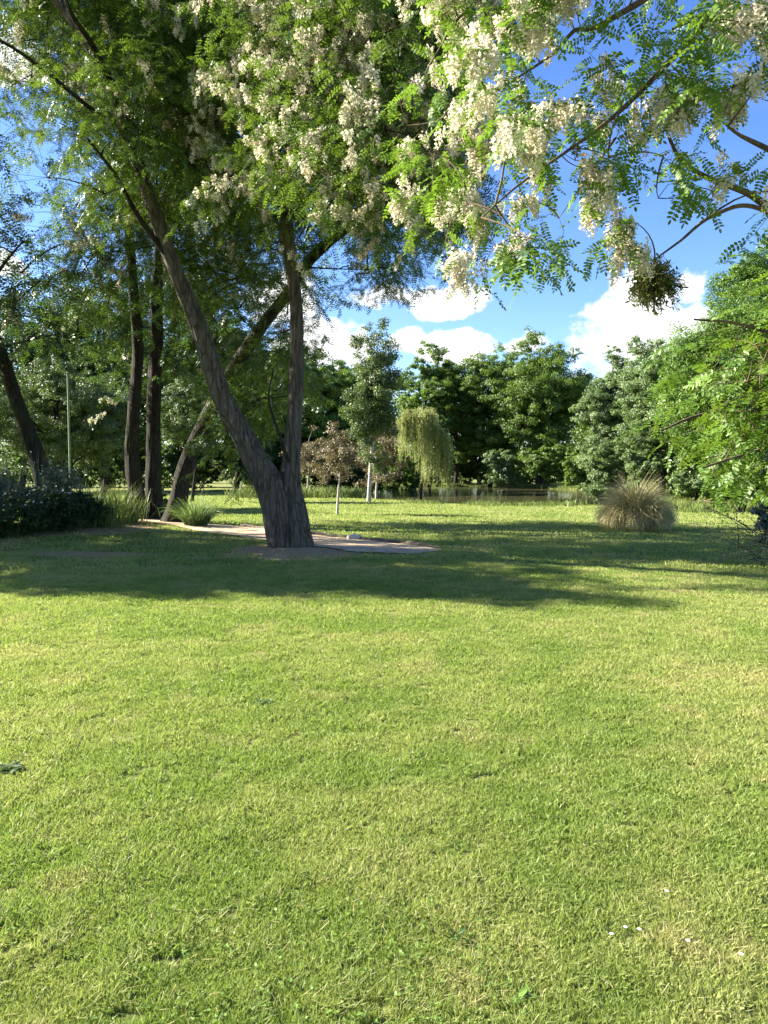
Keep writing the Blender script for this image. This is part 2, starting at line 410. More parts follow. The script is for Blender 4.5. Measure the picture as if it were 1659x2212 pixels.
# edging along the far side
mb = MB(); e = T_[18:]
pth = np.stack([e[:, 0], e[:, 1]+.06, H(e[:, 0], e[:, 1])+.025+.02*rng.random(len(e))], 1)
batch_tube(mb, pth[None], ((.035+.03*rng.random(len(pth)))*np.clip((len(pth)-np.arange(len(pth)))/8, .1, 1))[None], 7)
tag(mb.build('path_edging', M['timber'], smooth=True), 'low dark edging along the far side of the gravel path', 'edging')
def rock(name, p, size, mat, label, cat='stone', group=None):
    k = 14; th = np.linspace(0, pi, k)[:, None]; ph = np.arange(18)[None]*2*pi/18
    d = np.stack(np.broadcast_arrays(np.sin(th)*np.cos(ph), np.sin(th)*np.sin(ph), np.cos(th)), -1)
    r = 1+.5*(vnoise(d*2.1+p[0], 3)-.5)
    V = d*r[..., None]*np.array(size)+np.array(p)
    i = np.arange(k-1)[:, None]*18; j = np.arange(18)[None]
    mb = MB(); mb.add(V.reshape(-1, 3), np.stack([i+j, i+(j+1) % 18, i+18+(j+1) % 18, i+18+j], -1).reshape(-1, 4))
    return tag(mb.build(name, mat, smooth=True), label, cat, group)
q = G(765, 1167); rock('stone', q+[0, -.02, .06], (.16, .12, .09), M['stone'], 'small pale stone lying on the far edge of the gravel path')

# ------------------------------------------------------------------ mown grass
def clear_of(x, y, n1):
    keep = np.ones(len(x), bool)
    for (a, b, c, d) in SOIL[:3]:
        keep &= ~((((x-a)/c)**2+((y-b)/d)**2 < .55+.9*(n1-.5)) & (rng.random(len(x)) < .93))
    # keep the path free
    ty = np.interp(x, T_[:, 0], T_[:, 1]); by = np.interp(x, B_[:, 0], B_[:, 1])
    keep &= ~((x > T_[0, 0]) & (x < T_[-1, 0]) & (y < ty) & (y > by))
    keep &= ~(H(x, y) < -.15)
    return keep
def blades(n, d0, d1, hgt, wid, halfang=.62):
    d = np.exp(rng.uniform(math.log(d0), math.log(d1), n)); a = rng.uniform(-halfang, halfang, n)
    x = d*np.sin(a); y = d*np.cos(a)
    n1 = vnoise(np.stack([x*1.6, y*1.6, 0*x], 1), 5)
    k = clear_of(x+.12*rng.normal(size=n), y+.12*rng.normal(size=n), n1); x, y, d, n1 = x[k], y[k], d[k], n1[k]; n = len(x)
    g2 = vnoise(np.stack([x*24, y*24, 0*x], 1), 31)*.6+vnoise(np.stack([x*9, y*9, 0*x], 1), 33)*.5
    k = g2 > .20+.16*rng.random(n); x, y, d, n1 = x[k], y[k], d[k], n1[k]; n = len(x)
    z = H(x, y)
    tuft = vnoise(np.stack([x*7, y*7, 0*x], 1), 9)
    h = hgt*(.45+1.0*rng.random(n)+.3*(rng.random(n) > .97))*(.6+.8*tuft)*(1+.02*d)
    w = wid*(d/3)**.85*(.7+.6*rng.random(n))
    th = rng.uniform(0, 2*pi, n); lean = (.25+.9*rng.random(n)**1.5)*h
    ph = rng.uniform(0, 2*pi, n)+tuft*5
    base = np.stack([x, y, z-.004], 1)
    sx = np.stack([np.cos(th)*w/2, np.sin(th)*w/2, 0*w], 1)
    tip = base+np.stack([np.cos(ph)*lean, np.sin(ph)*lean, h], 1)
    mid = base+np.stack([np.cos(ph)*lean*.3, np.sin(ph)*lean*.3, h*.6], 1)
    V = np.stack([base-sx*.7, base+sx*.7, mid+sx, tip, mid-sx], 1)
    F = np.arange(n)[:, None]*5+np.array([0, 1, 2, 3, 4])[None]
    return V.reshape(-1, 3), F, np.clip(rng.beta(2.2, 2.2, n)*.85+(tuft-.5)*.3+.02, 0, 1)
mb = MB()
mb.add(*blades(980000, 1.7, 13, .024, .0029))
mb.add(*blades(260000, 13, 60, .030, .0040))
tag(mb.build('grass', M['blade']), 'short mown grass of the wide sunlit lawn', 'grass', kind='stuff')
# dry clippings lying on the turf
mb = MB(); n = 3200
d = np.exp(rng.uniform(math.log(1.8), math.log(11), n)); a = rng.uniform(-.6, .6, n)
x, y = d*np.sin(a), d*np.cos(a); th = rng.uniform(0, 2*pi, n); L = rng.uniform(.006, .024, n); w = .0009*(d/3)**.7
c = np.stack([x, y, H(x, y)+.03+.012*rng.random(n)], 1); dv = np.stack([np.cos(th)*L, np.sin(th)*L, rng.normal(size=n)*.006], 1)
s_ = np.stack([-np.sin(th)*w, np.cos(th)*w, 0*w], 1)
mb.add(np.stack([c-dv-s_, c-dv+s_, c+dv+s_*.4, c+dv-s_*.4], 1).reshape(-1, 3), np.arange(n*4).reshape(-1, 4), rng.uniform(.5, 1, n))
tag(mb.build('grass_clippings', M['straw']), 'dry straw clippings scattered over the near lawn', 'clippings', kind='stuff')
# clover and broad-leaved weeds among the grass
def leafquad(L=1., W=.5):
    return np.array([[0, 0, 0], [-W/2, .35*L, .04], [-W*.42, .75*L, .03], [0, L, -.02], [W*.42, .75*L, .03], [W/2, .35*L, .04]]), np.array([[0, 1, 2, 3, 4, 5]])
lq, lf = leafquad(1, .7)
mb = MB(); n = 5200
d = np.exp(rng.uniform(math.log(1.8), math.log(9), n)); a = rng.uniform(-.6, .6, n)
x, y = d*np.sin(a), d*np.cos(a); nz = vnoise(np.stack([x*1.1, y*1.1, 0*x], 1), 21); k = nz > .45+.35*rng.random(n); x, y = x[k], y[k]; n = len(x)
z = H(x, y)+.022+.018*rng.random(n); rot = rng.uniform(0, 2*pi, n)
for q in range(3):
    th = rot+q*2*pi/3
    R = frames(np.stack([np.cos(th), np.sin(th), .15+0*th], 1), np.array([0, 0, 1.])+.3*rng.normal(size=(n, 3)))
    mb.inst(lq, lf, np.stack([x, y, z], 1), R, rng.uniform(.006, .013, n), rng.random(n))
tag(mb.build('clover', M['clover']), 'clover leaves growing through the near lawn', 'clover', kind='stuff')
def rosette(name, p, r, n, mat, label, cat='weed', up=.35, W=.22):
    v, f = leafquad(1, W); mb = MB(); th = rng.uniform(0, 2*pi, n)
    off = rng.normal(size=(n, 3))*[r*.25, r*.25, 0]
    R = frames(np.stack([np.cos(th), np.sin(th), rng.uniform(0, up, n)], 1), np.array([0, 0, 1.])+.25*rng.normal(size=(n, 3)))
    mb.inst(v, f, p+off+[0, 0, .02], R, r*rng.uniform(.5, 1, n), rng.random(n))
    return tag(mb.build(name, mat), label, cat)
rosette('weed', G(568, 1525), .07, 40, M['grey'], 'dark flat weed rosette in the middle of the near lawn', up=.5)
rosette('leaf_litter', G(22, 1668), .085, 60, M['bird'], 'grey withered leaf clump at the left edge of the near lawn', 'dead leaves', .3, .25)
rosette('weed', G(985, 2040), .045, 20, M['dark'], 'small upright dark green weed below the middle of the lawn', up=1.2)
rosette('dandelion', G(1130, 2170), .045, 14, M['clover'], 'broad light green dandelion leaves near the bottom of the picture', 'weed', .5, .4)
mb = MB()
for (q, r) in ((480, 1483), (1665, 1640), (1440, 1950), (1350, 2030), (1380, 2035), (1485, 2060), (1320, 2045), (1600, 2090)):
    p_ = gnd(q, r); nn = 9; th = np.arange(nn)*2*pi/nn; v, f = leafquad(1, .45)
    R = frames(np.stack([np.cos(th), np.sin(th), 0*th+.2], 1), np.tile([0, 0, 1.], (nn, 1)))
    mb.inst(v, f, np.tile(p_+[0, 0, .045], (nn, 1)), R, np.full(nn, .008), np.full(nn, .8))
tag(mb.build('lawn_daisies', M['white']), 'tiny white daisies dotted over the near lawn', 'daisies', kind='stuff')

# ------------------------------------------------------------------ foliage templates
def locust_leaf(pairs, hexa, seed):
    r = np.random.default_rng(seed); V = []; F = []
    def leaflet(o, d, L, Wd):
        d = np.array(d, float); d /= np.linalg.norm(d); s = np.cross(d, [0, 0, 1.]); s /= np.linalg.norm(s)
        tl = r.normal()*.25; s = s*cos(tl)+np.array([0, 0, sin(tl)]); b0 = len(V)
        if hexa:
            fo = np.array([0, 0, .006])
            for (a, w) in ((0, 0), (.3, .5), (.72, .46), (1, 0), (.72, -.46), (.3, -.5)):
                V.append(o+d*a*L+s*w*Wd+fo*(abs(w) > 0))
            F.append([b0, b0+1, b0+2, b0+3]); F.append([b0, b0+3, b0+4, b0+5])
        else:
            for (a, w) in ((0, 0), (.5, .5), (1, 0), (.5, -.5)): V.append(o+d*a*L+s*w*Wd)
            F.append([b0, b0+1, b0+2, b0+3])
    for i in range(pairs):
        u = .14+.80*i/(pairs-.5); o = np.array([0, u, -.22*u*u]); L = (.21 if hexa else .25)*(1-.25*abs(u-.5)) ; L *= r.uniform(.88, 1.1)
        if not hexa: L *= 7/(pairs+2)
        for sd in (-1, 1): leaflet(o, (sd, .28+.2*r.normal()*.4, -.15+.2*r.normal()), L, L*(.46 if hexa else .52))
    leaflet(np.array([0, .95, -.21]), (0, 1, -.3), .18, .085)
    b0 = len(V)
    for u in (0, .5, .95):
        V.append(np.array([-.008, u, -.22*u*u])); V.append(np.array([.008, u, -.22*u*u]))
    F += [[b0, b0+1, b0+3, b0+2], [b0+2, b0+3, b0+5, b0+4]]
    return np.array(V), np.array(F)
def raceme(n, big, seed):
    """hanging bunch of pea flowers along -z, length 1"""
    r = np.random.default_rng(seed); V = []; F = []
    for i in range(n):
        u = (i+.5)/n; rad = (.19*(1-u)**.7+.04); th = i*2.4+r.normal()*.3
        c = np.array([cos(th)*rad, sin(th)*rad, -u-.03*r.normal()]); o = unit(np.array([cos(th), sin(th), -.5+r.normal()*.3])); sz = big*(1-.45*u)*r.uniform(.8, 1.2)
        s = unit(np.cross(o, [0, 0, 1.])); w = np.cross(s, o); b0 = len(V)
        V += [c-s*sz*.5, c+w*sz*.55+o*sz*.15, c+s*sz*.5, c-w*sz*.5+o*sz*.55]
        F.append([b0, b0+1, b0+2, b0+3])
        b0 = len(V); V += [c+o*sz*.1, c+o*sz*.8+s*sz*.3, c+o*sz*.95-w*sz*.2, c+o*sz*.8-s*sz*.3]; F.append([b0, b0+1, b0+2, b0+3])
    return np.array(V), np.array(F)
LEAF_N = [locust_leaf(8, True, s) for s in range(4)]
LEAF_M = [locust_leaf(6, False, s+10) for s in range(3)]
LEAF_F = [locust_leaf(4, False, s+20) for s in range(3)]
RAC_N = [raceme(36, .19, s) for s in range(4)]
RAC_M = [raceme(15, .36, s+5) for s in range(3)]

def spline(a, b, sag, m=6):
    """(n,3),(n,3) -> (n,m,3) gently bent paths"""
    u = np.linspace(0, 1, m)[None, :, None]; mid = (a+b)/2+sag
    return (a[:, None]*(1-u)**2+2*mid[:, None]*u*(1-u)+b[:, None]*u*u)
def cells(rows, x0, y0, cw, ch, per, depth):
    """spread cluster centres through a volume; rows give how thick the leaves are there"""
    out = []
    for j, row in enumerate(rows):
        for i, ch_ in enumerate(row):
            if ch_ in ' .0': continue
            k = rng.poisson(int(ch_)*per)
            for _ in range(k):
                x = x0+(i+rng.random())*cw; y = y0+(j+rng.random())*ch
                d = depth(x, y) if callable(depth) else rng.uniform(*depth)
                out.append(at(x, y, d))
    return np.array(out)
def grow(skel, cl, rtip=.006, rgain=.010, mb=None, sagk=.08):
    """join each cluster to the nearest wood, nearest first; returns attach points"""
    skel = np.asarray(skel); pts = [skel]; att = np.zeros_like(cl); allp = skel.copy()
    d0 = np.min(np.linalg.norm(cl[:, None]-skel[None, ::3], axis=2), axis=1); order = np.argsort(d0)
    P_ = []; Rr = []
    buf = np.zeros((len(skel)+len(cl)*5, 3)); buf[:len(skel)] = skel; n = len(skel)
    for k in order:
        c = cl[k]; q = buf[:n]-c
        cost = np.linalg.norm(q, axis=1)+.35*np.maximum(q[:, 2], 0)
        a = buf[np.argmin(cost)]; att[k] = a; L = np.linalg.norm(c-a)
        sag = rng.normal(size=3)*sagk*L+np.array([0, 0, .08*L])
        path = spline(a[None], c[None], sag[None], 6)[0]
        P_.append(path); r0 = rtip+rgain*L
        Rr.append(np.linspace(r0, rtip, 6))
        buf[n:n+5] = path[1:]; n += 5
    if mb is not None: batch_tube(mb, np.array(P_), np.array(Rr), 5)
    return att
def leaf_out(cl, att, mbs, nsh, spread, Ls, nl, LT, lsc, RT=None, rsc=.14, fl=None, tw=.003, tint=(.5, .3), droop=.35):
    """shoots with pinnate leaves (and hanging blossom) around every cluster"""
    wood, green, flow = mbs
    n = len(cl)*nsh; c = np.repeat(cl, nsh, 0); a = np.repeat(att, nsh, 0)
    out = unit(c-a)
    st = c+rng.normal(size=(n, 3))*spread*np.array([1, 1, .75])
    d = unit(out*.5+unit(st-c)*.7+rng.normal(size=(n, 3))*.5+np.array([0, 0, -.10]))
    L = rng.uniform(*Ls, n)[:, None]; en = st+d*L; en[:, 2] -= droop*.5*L[:, 0]
    if tw: 
        batch_tube(wood, spline(c, st, rng.normal(size=(n, 3))*.05*spread, 3), np.broadcast_to([tw*1.5, tw*1.2, tw], (n, 3)), 3)
        batch_tube(wood, spline(st, en, np.array([0, 0, 1.])*L*.1, 4), np.broadcast_to([tw, tw, tw*.7, tw*.4], (n, 4)), 3)
    ct = np.repeat(tint[0]+rng.normal(size=len(cl))*tint[1]*.6, nsh)
    tuft = rng.random((n,)) 
    for q in range(nl):
        u = (q+.5+rng.random(n)*.4)/nl; u = u[:, None]
        p_ = st*(1-u)**2+2*((st+en)/2+np.array([0, 0, 1.])*L*.1)*u*(1-u)+en*u*u
        side = unit(np.cross(d, np.array([0, 0, 1.])))*(1 if q % 2 else -1)
        ld = d*.45+side*.8+np.array([0, 0, -droop])+rng.normal(size=(n, 3))*.35
        nm = np.array([0, 0, 1.])+rng.normal(size=(n, 3))*.45
        R = frames(ld, nm); tv = np.clip(ct+rng.normal(size=n)*tint[1]*.5, 0, 1); w = rng.integers(len(LT), size=n)
        for s_i, (v, f) in enumerate(LT):
            k = w == s_i; green.inst(v, f, p_[k], R[k], lsc*rng.uniform(.75, 1.2, k.sum()), tv[k])
        if RT is not None:
            pr = np.repeat(fl, nsh)*(.55 if nl > 5 else .8)
            k = np.repeat(np.nonzero((tuft < pr*1.6) & (rng.random(n) < .8))[0], 1 if nl > 5 else 2)
            if len(k):
                m_ = len(k); z = np.array([0, 0, 1.])+rng.normal(size=(m_, 3))*.22; z = unit(z); xx = unit(np.cross(z, rand_dir(m_))); yy = np.cross(z, xx)
                R2 = np.stack([xx, yy, z], 2); v, f = RT[q % len(RT)]
                flow.inst(v, f, p_[k]+rng.normal(size=(m_, 3))*.3*rsc, R2, rsc*rng.uniform(.7, 1.25, m_), np.clip(.6+rng.normal(size=m_)*.25, 0, 1))

def stem(pts):
    """list of (x, y, depth, half-width in picture units) -> points, radii in metres"""
    P_ = [at(x, y, d) for x, y, d, r in pts]; R_ = [(r*.84 if y < 1100 else r*.87)*d/FP for x, y, d, r in pts]; return P_, R_
def sample(P_, k=1): return np.asarray(P_)[::k]

# ------------------------------------------------------------------ the twin-stemmed locust
b0 = TREE.copy(); b0[2] = H(b0[0], b0[1])-.05; D0 = b0[1]
main = empty('locust_tree', tuple(b0), 'big twin-stemmed flowering locust tree with furrowed bark rooted beside the gravel path', 'tree', 'flowering locust trees')
P1, R1 = stem([(612, 1200, D0, 36), (603, 1120, D0, 36), (584, 1050, D0, 36), (548, 985, D0-.1, 30), (510, 915, D0-.2, 26), (478, 855, D0-.3, 25), (448, 760, D0-.5, 24), (420, 680, D0-.7, 22), (374, 570, D0-1, 20), (335, 460, D0-1.3, 18), (290, 330, D0-1.6, 16), (230, 170, D0-1.9, 15), (175, 70, D0-2.1, 13), (100, -40, D0-2.3, 11), (60, -200, D0-2.5, 8), (50, -380, D0-2.6, 5)])
P2, R2 = stem([(650, 1200, D0+.05, 32), (640, 1120, D0+.1, 32), (630, 1050, D0+.15, 27), (632, 960, D0+.2, 22), (639, 860, D0+.25, 20), (641, 760, D0+.3, 18), (640, 660, D0+.3, 17), (628, 560, D0+.2, 17), (618, 470, D0, 16), (592, 330, D0-.3, 15), (568, 200, D0-.6, 17), (545, 110, D0-.8, 16), (515, 20, D0-1, 15), (490, -100, D0-1.2, 12), (500, -300, D0-1.3, 8), (520, -450, D0-1.3, 4)])
w1, w2, wl, gr, fl = MB(), MB(), MB(), MB(), MB()
S1 = trunk_tube(w1, P1, R1, 72, 10, .15, .14, 12, 1); S2 = trunk_tube(w2, P2, R2, 64, 10, .15, .30, 11, 4)
limbs = [([(372, 566, D0-1, 10), (300, 470, D0-1.5, 7), (250, 380, D0-2, 5), (190, 300, D0-2.3, 3)]),
         ([(230, 260, D0-1.8, 7), (190, 230, D0-2, 6), (80, 140, D0-2.5, 5), (0, 88, D0-3, 4), (-90, 60, D0-3.3, 3)]),
         ([(250, 210, D0-1.8, 9), (200, 100, D0-3, 8), (150, 20, D0-3.8, 6), (120, -100, D0-4.2, 4)]),
         ([(590, 330, D0-.3, 10), (680, 260, D0-2, 8), (790, 190, D0-3.5, 6), (900, 150, D0-4.8, 4)]),
         ([(618, 470, D0, 9), (700, 400, D0-1.5, 7), (800, 340, D0-3, 6), (930, 320, D0-4.5, 4)]),
         ([(545, 110, D0-.8, 9), (640, 20, D0-2, 7), (760, -60, D0-3.5, 5), (880, -120, D0-4.5, 4)]),
         ([(600, 380, D0-.2, 8), (500, 400, D0-1, 6), (430, 370, D0-1.6, 4), (400, 330, D0-2, 3)]),
         ([(568, 30, D0-.9, 7), (560, -60, D0-.4, 6), (640, -200, D0+.2, 4)]),
         ([(628, 1010, D0+.1, 5), (600, 930, D0-.3, 4), (580, 860, D0-.5, 3), (590, 800, D0-.5, 2)])]
sk = [S1[25:], S2[25:]]
for lp in limbs:
    p_, r_ = stem(lp); sk.append(trunk_tube(wl, p_, r_, 12, 8, .08, 0, 6, 2))
sk = np.concatenate(sk)
rowsM = [  # x from -160, 80 wide; y from -480
 "..2333333332....",
 ".233444444432...",
 ".3344444444433..",
 ".3444444444443..",
 ".34555544455543.",
 ".45666655555554.",
 "..255777467775..",   # 0
 "..234777367776..",
 "..235888456775..",
 "...15777577775..",
 "...03777457777..",
 "...24575236665..",
 "...24443345435..",   # 480
 "...1333422124...",
 "......13.1......",   # 640
 ".....1..14......",
 "........65......",   # 800
 "........6.......",
 "........3.......",]
def dm(x, y):
    if y > 430: return rng.uniform(16.0, 18.5)
    if x > 700: return rng.uniform(9, 14)
    if x > 520: 
        k = rng.random()
        return rng.uniform(10.2, 13.4) if k < .6 else rng.uniform(13, 17)
    return rng.uniform(12.2, 17.5)
cl = cells(rowsM, -160, -510, 80, 80, .92, dm)
xs_ = cl[:, 0]/cl[:, 1]; ele = (cl[:, 2]-EYE)/cl[:, 1]
flp = np.clip(.02+.05*rng.normal(size=len(cl))+.50*((cl[:, 1] < 13.4)&(xs_ > -.22))+.06*(xs_ <= -.22), 0, .9)*(ele > .24)
att = grow(sk, cl, .006, .012, wl)
leaf_out(cl, att, (wl, gr, fl), 9, .34, (.3, .6), 9, LEAF_M, .245, RAC_M, .13, flp, .003, (.45, .35))
w1.build('trunk', M['bark'], main, True); w2.build('trunk', M['bark'], main, True)
wl.build('branches', M['bark_dark'], main, True); gr.build('crown', M['locust'], main); fl.build('blossom', M['petal'], main)
print('main leaves', len(cl), gr.n)

# ------------------------------------------------------------------ locusts behind it
def back_locust(label, stems, rows, x0, y0, cw, depth, per, fprob, limbs=(), nsh=7, lsc=.31, mat='locust_dull'):
    b = at(*stems[0][0][:3]); b[2] = H(b[0], b[1])
    root = empty('locust_tree', tuple(b), label, 'tree', 'flowering locust trees')
    sk = []; wl, gr, fl = MB(), MB(), MB()
    for i, s_ in enumerate(stems):
        p_, r_ = stem(s_); p_[0] = p_[0].copy(); p_[0][2] = H(p_[0][0], p_[0][1])-.1; w = MB()
        sk.append(trunk_tube(w, p_, r_, 36, 10, .12, .2, 9, i+11)[20:]); w.build('trunk', M['bark_dark'], root, True)
    for lp in limbs:
        p_, r_ = stem(lp); sk.append(trunk_tube(wl, p_, r_, 10, 8, .06, 0, 6, 2))
    cl = cells(rows, x0, y0, cw, cw, per, depth); att = grow(np.concatenate(sk), cl, .008, .012, wl)
    f = np.clip(fprob*.3+.04*rng.normal(size=len(cl)), 0, .6)
    leaf_out(cl, att, (wl, gr, fl), nsh, .42, (.35, .7), 8, LEAF_F, lsc, RAC_M, .16, f, .004, (.4, .35))
    wl.build('branches', M['bark_dark'], root, True); gr.build('crown', M[mat], root)
    if fl.n: fl.build('blossom', M['petal'], root)
    return root
# tree A: nearly straight dark stem
back_locust('dark upright locust tree, left stem of the close pair beside the flower bed',
 [[(300, 1134, 22.3, 24), (292, 1060, 22.3, 20), (284, 980, 22.2, 18), (290, 880, 22, 15), (298, 760, 22, 14), (290, 640, 21.8, 13), (282, 540, 21.6, 12), (270, 380, 21.4, 10), (255, 180, 21.2, 8), (240, -40, 21, 5)]],
 ["..2222...", ".233333..", ".333333..", ".333333..", ".333333..", "..33333..", "..4444...", "..3444...", "..3333...", "..3443...", ".34444...", ".444432..", ".344333..", ".233333..", "..2233..."],
 0, -320, 80, lambda x, y: rng.uniform(22.6, 25) if y > 520 else rng.uniform(18.5, 22.5), .78, .12)
back_locust('dark upright locust tree, right stem of the close pair beside the flower bed',
 [[(334, 1132, 22.8, 24), (330, 1060, 22.8, 20), (331, 960, 22.8, 18), (334, 850, 22.7, 17), (338, 720, 22.6, 16), (341, 600, 22.5, 15), (352, 480, 22.4, 13), (375, 330, 22.2, 10), (400, 150, 22, 8), (420, -40, 22, 5)]],
 [".2222...", ".3333...", ".33333..", ".33333..", ".33333..", "..3332..", "..3333..", "..444...", "..333...", ".3433...", ".44441..", ".44443..", ".34332..", ".23332..", "..2332.."],
 240, -320, 80, lambda x, y: rng.uniform(23.2, 25.5) if y > 520 else rng.uniform(18.5, 22.8), .78, .10)
back_locust('slanting dark locust tree leaning right behind the twin-stemmed locust',
 [[(370, 1138, 21.5, 26), (384, 1080, 21.5, 22), (402, 1000, 21.3, 20), (450, 900, 21, 19), (508, 792, 20.5, 17), (570, 700, 20, 16), (620, 636, 19.6, 15), (662, 570, 19.2, 14), (720, 515, 18.8, 12), (790, 460, 18.4, 10), (850, 370, 18, 8), (880, 260, 17.8, 5)]],
 ["......3333..", "......4444..", "......44441.", "......44444.", "....2.33455.", "...122.25665", "..12221.3454", "..1321..1.23", "..221.......", ".132........", ".133........", "..3.........", ".22........."],
 320, 60, 60, lambda x, y: rng.uniform(20, 21.8) if y > 520 else rng.uniform(17.5, 22), .5, .05)
back_locust('dark locust tree leaning left behind the white-flowered bed at the left edge',
 [[(100, 1075, 19.5, 24), (92, 1035, 19.5, 22), (66, 950, 19.4, 19), (34, 860, 19.3, 17), (2, 765, 19.2, 16), (-45, 650, 19, 13), (-80, 520, 18.8, 11), (-100, 350, 18.6, 9), (-110, 150, 18.5, 6)]],
 ["3333333..", "4444444..", "4444432..", "444433...", "4444333..", "444432...", "44442....", "4444.....", "444431...", "44442....", "44443....", "44444432.", "44444443.", "34433332.", ".3222...."],
 -400, -400, 80, (16, 21.5), .58, .14, limbs=([(-45, 650, 19, 7), (5, 575, 18.5, 4), (50, 520, 18, 2)],))

# ------------------------------------------------------------------ the near locust overhanging from the right
NB = np.array([6.9, 5.6, 0.0])
near = empty('locust_tree', tuple(NB), 'near flowering locust tree reaching in from the right with long white blossom bunches', 'tree', 'flowering locust trees')
wt, wl, gr, fl, gy = MB(), MB(), MB(), MB(), MB()
trunk_pts = [NB+[0, 0, -.1], NB+[-.05, 0, 1.2], NB+[-.2, -.05, 2.4], NB+[-.4, -.1, 3.5], NB+[-.5, 0, 5.0], NB+[-.5, .2, 6.5]]
SK = [trunk_tube(wt, trunk_pts, [.30, .25, .22, .19, .13, .06], 40, 8, .12, .25, 10, 6)]
tp = lambda k: tuple(trunk_pts[k])
def wbranch(start, pts, r0):
    P_ = [np.array(start)]+[at(*q) for q in pts]; n_ = len(P_); R_ = np.linspace(r0, .006, n_)
    R_ = r0*.72*(1-np.linspace(0, 1, n_))**1.15+.005
    SK.append(trunk_tube(wl, P_, R_, 12, 8, .08, 0, 5, int(r0*1000)))
wbranch(trunk_pts[2], [(1800, 520, 6.2), (1659, 445, 5.8), (1610, 415, 5.7), (1520, 380, 5.6), (1465, 338, 5.5), (1430, 250, 5.4), (1420, 190, 5.3)], .05)
wbranch(trunk_pts[2], [(1850, 420, 6.0), (1659, 322, 5.2), (1595, 290, 5.1), (1560, 262, 5.0)], .04)
wbranch(trunk_pts[3], [(1900, 180, 6), (1659, 165, 5.4), (1560, 203, 5.3), (1490, 222, 5.2), (1440, 260, 5.1)], .04)
wbranch(trunk_pts[3], [(1900, 60, 6), (1659, 32, 5.6), (1550, 36, 5.5), (1500, 75, 5.4), (1430, 150, 5.3), (1350, 230, 5.2), (1300, 272, 5.1), (1220, 330, 5.0), (1120, 400, 5.0), (1040, 470, 4.9)], .045)
wbranch(trunk_pts[3], [(1700, -120, 6), (1480, -60, 5.7), (1390, 0, 5.5), (1335, 32, 5.4), (1280, 62, 5.4), (1240, 66, 5.3), (1200, 112, 5.3), (1130, 160, 5.2), (1060, 200, 5.2)], .045)
wbranch(trunk_pts[1], [(1800, 560, 6.0), (1640, 450, 5.6), (1540, 466, 5.4), (1470, 520, 5.3), (1415, 560, 5.2)], .032)
wbranch(trunk_pts[3], [(1600, -260, 6.2), (1300, -160, 6), (1130, -60, 6), (1000, 30, 6), (940, 120, 6)], .05)
wbranch(trunk_pts[1], [(1900, 800, 5), (1720, 740, 4.3), (1600, 700, 4.0), (1500, 690, 3.8)], .028)
wbranch(trunk_pts[1], [(1950, 900, 5), (1740, 860, 4.2), (1600, 880, 3.9), (1500, 900, 3.8), (1430, 930, 3.7)], .026)
wbranch(trunk_pts[1]-[0, 0, .3], [(1900, 1000, 4.6), (1720, 960, 4.0), (1600, 985, 3.8), (1520, 1010, 3.7)], .022)
sk = np.concatenate(SK[1:])
keep = sk[:, 0]/sk[:, 1] < .62; sk = sk[keep]
# x from 860, 60 wide; y from -120
rowsN = [
 "..33444444444444",
 "..44444444444444",
 ".565542234455566",   # 0
 ".456433112344555",
 "..55432100444455",   # 120
 "..66420004344445",
 ".345422123441334",   # 240
 "3454332243322124",
 "4554434443100013",   # 360
 "5554445442211123",
 "2555454321124433",   # 480
 ".344331022321233",
 "..2430000..00.22",]
cl = cells(rowsN, 860, -240, 60, 60, .20, lambda x, y: rng.uniform(4.5, 6.1) if x > 1000 else rng.uniform(5.2, 7))
att = grow(sk, cl, .0025, .012, wl, .14)
ele = (cl[:, 2]-EYE)/cl[:, 1]; xr = cl[:, 0]/cl[:, 1]
flp = np.clip(.0+.14*rng.normal(size=len(cl))+.17*(np.sin(cl[:, 0]*5+cl[:, 2]*4) > .1)+.15*(xr < .25), 0, .8)
leaf_out(cl, att, (wl, gr, fl), 3, .09, (.12, .30), 5, LEAF_N, .19, RAC_N, .145, flp, .0022, (.5, .35))
# blossom bunches that catch the eye
big = np.array([at(x, y-38, d) for x, y, d in ((1080, 170, 5), (1060, 230, 5), (1075, 130, 5), (1110, 250, 5), (1090, 290, 5), (1215, 40, 5.2), (1140, 60, 5.2), (1110, 90, 5.2), (1340, 530, 5), (1375, 520, 5), (1310, 540, 5), (1120, 545, 5), (1070, 570, 5), (1050, 600, 5), (1165, 590, 5), (1155, 578, 5), (935, 430, 6), (950, 470, 6), (900, 480, 6), (1040, 375, 5.5), (1010, 385, 5.5), (1330, 200, 5.2), (1320, 180, 5.2), (1590, 210, 5), (1580, 240, 5), (1545, 440, 5.2), (1500, 445, 5.2), (1020, 30, 6), (990, 70, 6), (970, 50, 6), (1270, 460, 5), (1310, 470, 5), (1600, 60, 5.2), (1630, 100, 5.2), (1470, 260, 5.1), (1255, 400, 5))])
att = grow(sk, big, .003, .01, wl, .14)
leaf_out(big, att, (wl, gr, fl), 2, .05, (.1, .2), 5, LEAF_N, .18, RAC_N, .15, np.full(len(big), .34), .002, (.5, .3))
# low leafy sprays in front of the right-hand trees
rowsL = ["........", "......12", ".....122", "....1233", "...12333", "..233344", ".2333443", "23333332", ".1222..."]
cl = cells(rowsL, 1462, 512, 46, 50, .80, (3.4, 4.6)); cl = cl[(cl[:, 2] > .9)]
att = grow(sk, cl, .0025, .009, wl, .12)
leaf_out(cl, att, (wl, gy, fl), 3, .10, (.14, .30), 5, LEAF_N, .145, RAC_N, .12, np.full(len(cl), .0), .0018, (.55, .35))
